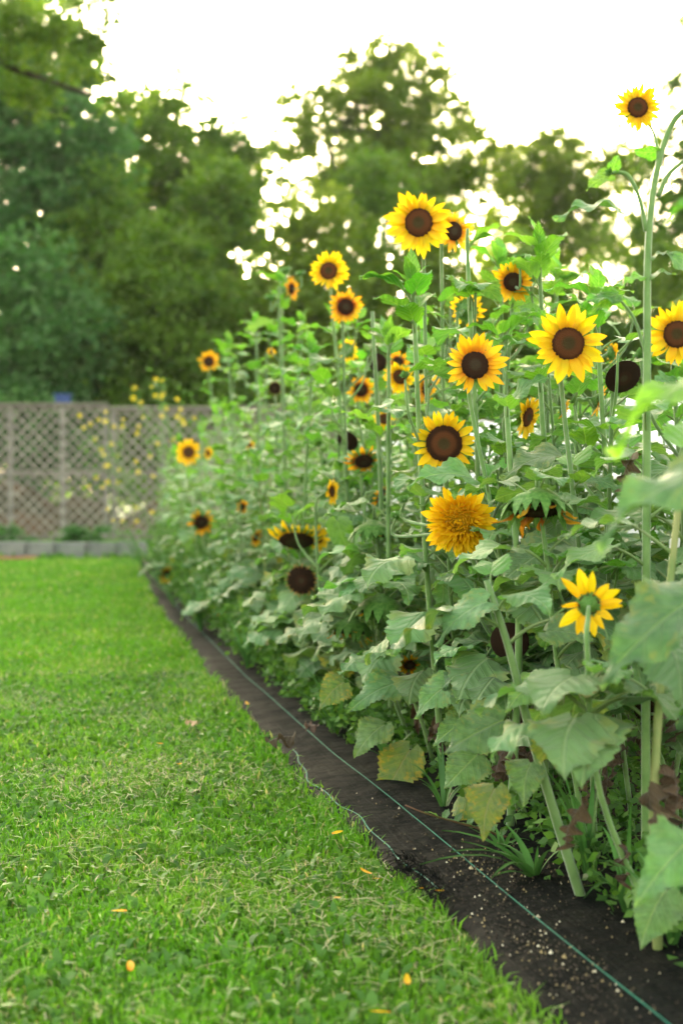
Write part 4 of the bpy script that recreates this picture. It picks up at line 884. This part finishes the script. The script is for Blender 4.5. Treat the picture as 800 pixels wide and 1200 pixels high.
# ------------------------------------------------------------------ weeds under and between the plants
n = 9500; D = np.concatenate([rng.uniform(1.9, 15, 5200), rng.uniform(4.2, 14, 4300)]); off = np.concatenate([.30 + rng.random(5200) ** 1.3 * 1.2, .22 + .5 * rng.random(4300) ** 1.5]); far = np.clip((D - 5) / 4, 0, 1)
off -= far * .12 * rng.random(n); x = edge_np(D) + off; h = (.02 + .10 * rng.random(n)) + far * .42 * rng.random(n) ** 1.5
cen = np.stack([x, D, h], 1); V, Fc, T = leaf_cloud(cen, 9, .03 + .06 * far * rng.random(n) + .02, .030, rng.uniform(.1, .9, n))
sz = 1.0; V[:, 2] = np.maximum(V[:, 2], .008)
tag(link('low_weeds', np_mesh('low_weeds', V, Fc, M['weed'], T)), 'low leafy weeds covering the soil between the sunflower stems', 'weeds', kind='stuff')
def tuft(name, base, label, nbl, L, wd, spread, lean=(0, 0), mat='grass', group=None, q=rd):
    r = empty(name, base, label, 'grass', group)
    for k in range(nbl):
        a = q.uniform(0, 6.28); l = L * q.uniform(.55, 1.15); s_ = spread * q.uniform(.4, 1.2); dx, dy = math.cos(a) * s_ + lean[0], math.sin(a) * s_ + lean[1]; V, UV, Fc = [], [], []
        arch = q.uniform(.5, 1.15)
        for i in range(8):
            t = i / 7; z = l * (t - arch * .62 * t * t * (s_ / spread)) ; c = Vector((dx * l * t ** 1.4, dy * l * t ** 1.4, max(.012, z))); sd = Vector((-math.sin(a), math.cos(a), 0)) * wd * (1 - t ** 2.2) * .5 * (.6 + .8 * min(1, t * 3))
            V += [c - sd, c - Vector((0, 0, .15 * wd)), c + sd]
        for i in range(7):
            for j in (0, 1): Fc.append((i * 3 + j, i * 3 + j + 1, i * 3 + j + 4, i * 3 + j + 3))
        o = mesh_obj('blade', V, Fc, M['gblade'], r)
    return r
M['gblade'] = simple('weed_blade', (.055, .16, .03), (.10, .24, .05), 14, .5, .3, .3, var=.5)
tuft('grass_tuft', G(628, 1042), 'broad-bladed grass clump sprawling over the fabric by the stems', 13, .20, .013, .9, (-.35, -.1), q=random.Random(3))
tuft('grass_tuft', G(590, 1010), 'small grass clump behind the sprawling one', 8, .15, .009, .7, (-.2, 0), q=random.Random(4))
tuft('grass_tuft', G(735, 1090), 'upright grass clump beside the bottom right stem', 12, .28, .009, .45, (0, 0), q=random.Random(5))
tuft('grass_tuft', G(790, 1130), 'grass clump at the bottom right corner of the bed', 12, .30, .010, .45, (0, 0), q=random.Random(6))
tuft('grass_tuft', G(690, 1050), 'tall grass blades behind the thick leaning stem', 12, .42, .010, .35, (-.05, 0), q=random.Random(7))
tuft('grass_tuft', G(520, 960), 'grass clump left of the low yellow-edged leaves', 9, .22, .008, .6, (-.1, 0), q=random.Random(8))
tuft('grass_tuft', G(455, 905), 'grass clump under the draping grey-green leaves', 12, .26, .009, .6, (-.15, 0), q=random.Random(9))
tuft('grass_tuft', G(395, 868), 'arching grass clump at the bed edge before the withered head', 14, .34, .010, .6, (-.1, 0), q=random.Random(10))
tuft('grass_tuft', G(330, 800), 'tall green grass clump on the left flank of the bed', 16, .55, .016, .45, (-.05, 0), q=random.Random(12))
tuft('grass_tuft', G(290, 790), 'grass clump where the fabric narrows', 14, .40, .012, .5, (-.1, 0), q=random.Random(13))
tuft('grass_tuft', G(235, 745), 'grass clump beside the lone short yellow bloom', 14, .45, .013, .5, (-.1, 0), q=random.Random(14))
tuft('grass_tuft', G(195, 692), 'grass clump at the far end of the fabric', 18, .7, .014, .5, (-.2, 0), q=random.Random(15))
tuft('grass_tuft', G(168, 672), 'wispy tall grass leaning over the far lawn corner', 20, .9, .008, .6, (-.35, -.2), q=random.Random(16))
tuft('grass_tuft', G(205, 715), 'thin wispy grass stems bending onto the lawn', 12, .75, .005, .6, (-.65, -.4), q=random.Random(17))
# reddish-stemmed weed lying on the fabric
B = G(600, 985); r = empty('trailing_weed', B, 'thin reddish weed with small leaves trailing over the fabric', 'weed')
pts = [G(600, 985, .03), G(570, 975, .05), G(535, 965, .08), G(500, 955, .12), G(475, 945, .14)]
pth = stem_obj(r, pts, .0028, .0014, 'rstem')
for k in range(12): add_leaf(r, 'ros', pth[2 + k], (1 if k % 2 else -1) * 1.2 + .8, .42, -.7, 0, 'leaf_mid', rd, False)
# airy yellow wildflowers at the far end
def wildflower(base, label, heads, q):
    r = empty('wildflower', base, label, 'wildflower', 'airy yellow wildflowers at the far end of the bed')
    B = Vector(base); cx = sum(h.x for h in heads) / len(heads); cz = sum(h.z for h in heads) / len(heads); cy = sum(h.y for h in heads) / len(heads)
    mid = Vector((cx * .5 + B.x * .5, cy * .5 + B.y * .5, cz * .62)); main = stem_obj(r, [B, mid, Vector((cx, cy, cz + .1))], .006, .002, 'thin')
    for h in heads:
        s_ = main[q.randrange(len(main) // 3, len(main))] + B; m_ = s_.lerp(h, .5) + Vector((0, 0, -.05)); stem_obj(r, [s_, m_, h], .0022, .0013, 'thin', 'branch', 3)
        V, Fc = [], []; rr = q.uniform(.016, .026); f0 = q.uniform(0, 6)
        ax = Vector((q.uniform(-.4, .4), -1, q.uniform(-.2, .6))).to_track_quat('Z', 'Y').to_matrix()
        for k in range(6):
            a = f0 + k * math.pi / 3; n0 = len(V)
            for rad_, da, zz in ((.15, 0, 0), (.75, -.35, .1), (1.05, 0, .2), (.75, .35, .1)): V.append(ax @ Vector((rr * rad_ * math.cos(a + da), rr * rad_ * math.sin(a + da), rr * zz)) + h - B)
            Fc.append((n0, n0 + 1, n0 + 2, n0 + 3))
        mesh_obj('bloom', V, Fc, M['yfl'], r)
    V, Fc, T = leaf_cloud(np.array([tuple(main[q.randrange(len(main))] + Vector((q.uniform(-.25, .25), q.uniform(-.1, .1), q.uniform(-.2, .1)))) for _ in range(60)]), 5, np.full(60, .06), .035, rng.uniform(.3, 1, 60))
    fo = link('foliage', np_mesh('foliage', V, Fc, M['weed'], T), None, r); return r
D = 12.5; WF = [(94, 487), (99, 501), (107, 497), (116, 492), (124, 494), (125, 483), (111, 515), (134, 500), (144, 500), (119, 527), (122, 533), (131, 520), (137, 534), (124, 546), (113, 559), (120, 571), (126, 565), (104, 570), (127, 597), (133, 610), (144, 610), (159, 595), (140, 550), (128, 545), (161, 508), (145, 492), (138, 565), (160, 541)]
q = random.Random(21); wildflower((edge(D) + .25, D, 0), 'airy wildflower spray with yellow dots leaning left before the fence', [P(a, b_, D + q.uniform(-.3, .3)) for a, b_ in WF], q)
WF = [(162, 553), (180, 558), (168, 489), (190, 488), (163, 500), (185, 520), (178, 600), (160, 611), (213, 492), (216, 497), (208, 488), (228, 490), (212, 480), (203, 515), (176, 535), (215, 550)]
wildflower((edge(D - 1) + .35, D - 1, 0), 'upright yellow wildflower between fence join and sunflowers', [P(a, b_, D - 1 + q.uniform(-.3, .3)) for a, b_ in WF], q)
WF = [(158, 455), (157, 467), (165, 472), (178, 454), (183, 445), (190, 446), (183, 464), (192, 462), (189, 466), (208, 468), (195, 479)]
wildflower((edge(D - 2) + .4, D - 2, 0), 'tall wildflower spray of yellow dots rising above the fence top', [P(a, b_, D - 2 + q.uniform(-.3, .3)) for a, b_ in WF], q)

# ------------------------------------------------------------------ litter
n = 1500; D = np.concatenate([rng.uniform(1.8, 3.6, 500), rng.normal(2.85, .12, 500), rng.normal(2.35, .2, 500)]); off = np.concatenate([rng.uniform(.05, .5, 500), rng.normal(.18, .06, 500), rng.normal(.10, .035, 500)])
off = np.clip(off, .04, .5); x = edge_np(D) + off; z = np.array([fz(d, o) for d, o in zip(D, off)]) + .0035
L = rng.uniform(.001, .0034, n) * (1 + 1.2 * (rng.random(n) < .06)); a = rng.uniform(0, 6.28, n); V = np.zeros((n, 5, 3)); ca, sa = np.cos(a), np.sin(a)
for k, (f, g, hh) in enumerate(((1, 0, 0), (0, .6, 0), (-1, 0, 0), (0, -.6, 0), (0, 0, .7))): V[:, k] = np.stack([x + L * (f * ca - g * sa), D + L * (f * sa + g * ca), z + L * hh - .002 * (hh == 0)], 1)
b_ = np.arange(n)[:, None] * 5; Fc = np.concatenate([b_ + [0, 1, 4], b_ + [1, 2, 4], b_ + [2, 3, 4], b_ + [3, 0, 4]]); tn_ = rng.random(n) ** 2.6
tag(link('seed_litter', np_mesh('seed_litter', V.reshape(-1, 3), Fc, M['seed'], np.repeat(tn_, 5))), 'seeds and crumbs scattered over the black fabric', 'litter', kind='stuff')
def fallen(px, py, z, s_, label, mt='pet_o', name='fallen_petal', cat='petal'):
    o = link(name, PM[mt][rd.randrange(6)].copy()); p = G(px, py, z); o.location = p; o.scale = (s_,) * 3; o.rotation_euler = (rd.uniform(-.15, .15), rd.uniform(-.3, .3), rd.uniform(0, 6.28)); tag(o, label, cat, 'petals fallen on lawn and fabric'); return o
for px, py, z, s_, lb in ((148, 1070, .030, .030, 'orange petal fallen on the lawn, middle of the lower left'), (151, 1141, .030, .030, 'orange petal fallen on the lawn near the bottom left'), (434, 1026, .030, .035, 'bright yellow petal on the lawn beside the fabric edge'), (446, 1032, .030, .018, 'small yellow petal on the lawn right beside the bright one'), (389, 979, .030, .026, 'yellow petal on the lawn below the bend of the fabric'), (458, 1190, .030, .034, 'orange petal on the lawn at the bottom edge'), (478, 1157, .030, .028, 'dull orange petal on the lawn near the bottom right'), (391, 1054, .030, .018, 'tiny orange petal on the lawn left of the frayed fabric'), (190, 872, .030, .035, 'yellow petal on the lawn below the pale dry leaf'), (208, 896, .030, .035, 'second yellow petal on the lawn below the pale dry leaf'), (510, 1046, .034, .022, 'orange petal lying on the black fabric'), (497, 1043, .034, .014, 'tiny orange petal lying on the black fabric by the fray'), (290, 826, .036, .035, 'small orange petal on the far black fabric')): fallen(px, py, z, s_, lb)
def dry(p, sc, label, seed, rot):
    a, _ = LM['dead'][seed]; o = link('fallen_leaf', a.copy()); o.location = p; o.scale = (sc,) * 3; o.rotation_euler = rot; tag(o, label, 'leaf', 'dry leaves lying on the ground'); return o
M['tan'] = simple('tan_leaf', (.42, .26, .15), (.55, .36, .22), 30, .8)
o = dry(G(232, 850, .035) + Vector((0, -.02, 0)), .42, 'pale tan dry leaf lying on the lawn', 0, (1.4, .2, .8)); o.data.materials.clear(); o.data.materials.append(M['tan'])
dry(G(352, 876, .05), .85, 'curled brown dead leaf lying on the fabric', 1, (1.45, .3, 2.2)); dry(G(372, 862, .06), .6, 'small brown dead leaf beside the curled one', 2, (1.5, .2, .6))
# frayed tuft of the fabric edge
r = empty('frayed_edge', G(500, 1052), 'frayed black threads bristling from the torn fabric edge', 'fray')
m = MB()
for k in range(150):
    d_ = rd.uniform(2.62, 2.95); b_ = Vector((edge(d_) + rd.uniform(-.01, .05), d_, .03)) - r.location; t_ = b_ + Vector((rd.uniform(-.045, .01), rd.uniform(-.03, .02), rd.uniform(-.01, .025))); m.add(*tube([b_, b_.lerp(t_, .5) + Vector((0, 0, .01)), t_], .0009, 3))
m.build('threads', M['fabric'], r)

# ------------------------------------------------------------------ evening haze in the air
hz = MB().box((0, 10, 8.5), (326, 326, 19)); hm = N('haze'); pv = hm.n('ShaderNodeVolumePrincipled')
pv.inputs['Color'].default_value = (.93, .95, .90, 1); pv.inputs['Density'].default_value = .00032; pv.inputs['Anisotropy'].default_value = .35
hm.l(pv.outputs[0], hm.out.inputs['Volume'])
tag(hz.build('haze', hm.m), 'thin pale evening haze filling the air of the garden', 'haze', kind='stuff')
# ------------------------------------------------------------------ thin out leaves that would cover a bloom
def clear_blooms():
    tg = [(px, py, dia * (.75 if ty in ('nod', 'withered', 'droop', 'seed', 'nod_petals') else .53), D) for px, py, dia, D, ty, *_ in HERO] + [(745, 128, 25, 2.75)]
    cache = {}
    for o in [o for o in col.objects if o.type == 'MESH' and o.name.startswith('leaf') and o.parent is not None and o.parent.name.startswith('sunflower')]:
        if o.data not in cache:
            co = np.empty(len(o.data.vertices) * 3, dtype=np.float32); o.data.vertices.foreach_get('co', co); co = co.reshape(-1, 3); cache[o.data] = co[::6]
        Mx = np.array(Matrix.Translation(o.parent.location) @ o.matrix_local); p = cache[o.data] @ Mx[:3, :3].T + Mx[:3, 3]
        Y = np.maximum(p[:, 1], .3); u = 400 + p[:, 0] / Y * F; v = HOR - (p[:, 2] - CAMH) / Y * F
        for px, py, rr, D in tg:
            if p[:, 1].mean() < D + .02 and (((u - px) ** 2 + (v - py) ** 2) < (rr * .72) ** 2).sum() >= 2:
                for c in list(o.children): bpy.data.objects.remove(c)
                bpy.data.objects.remove(o); break
KEEP = set()
bpy.context.view_layer.update()
clear_blooms()
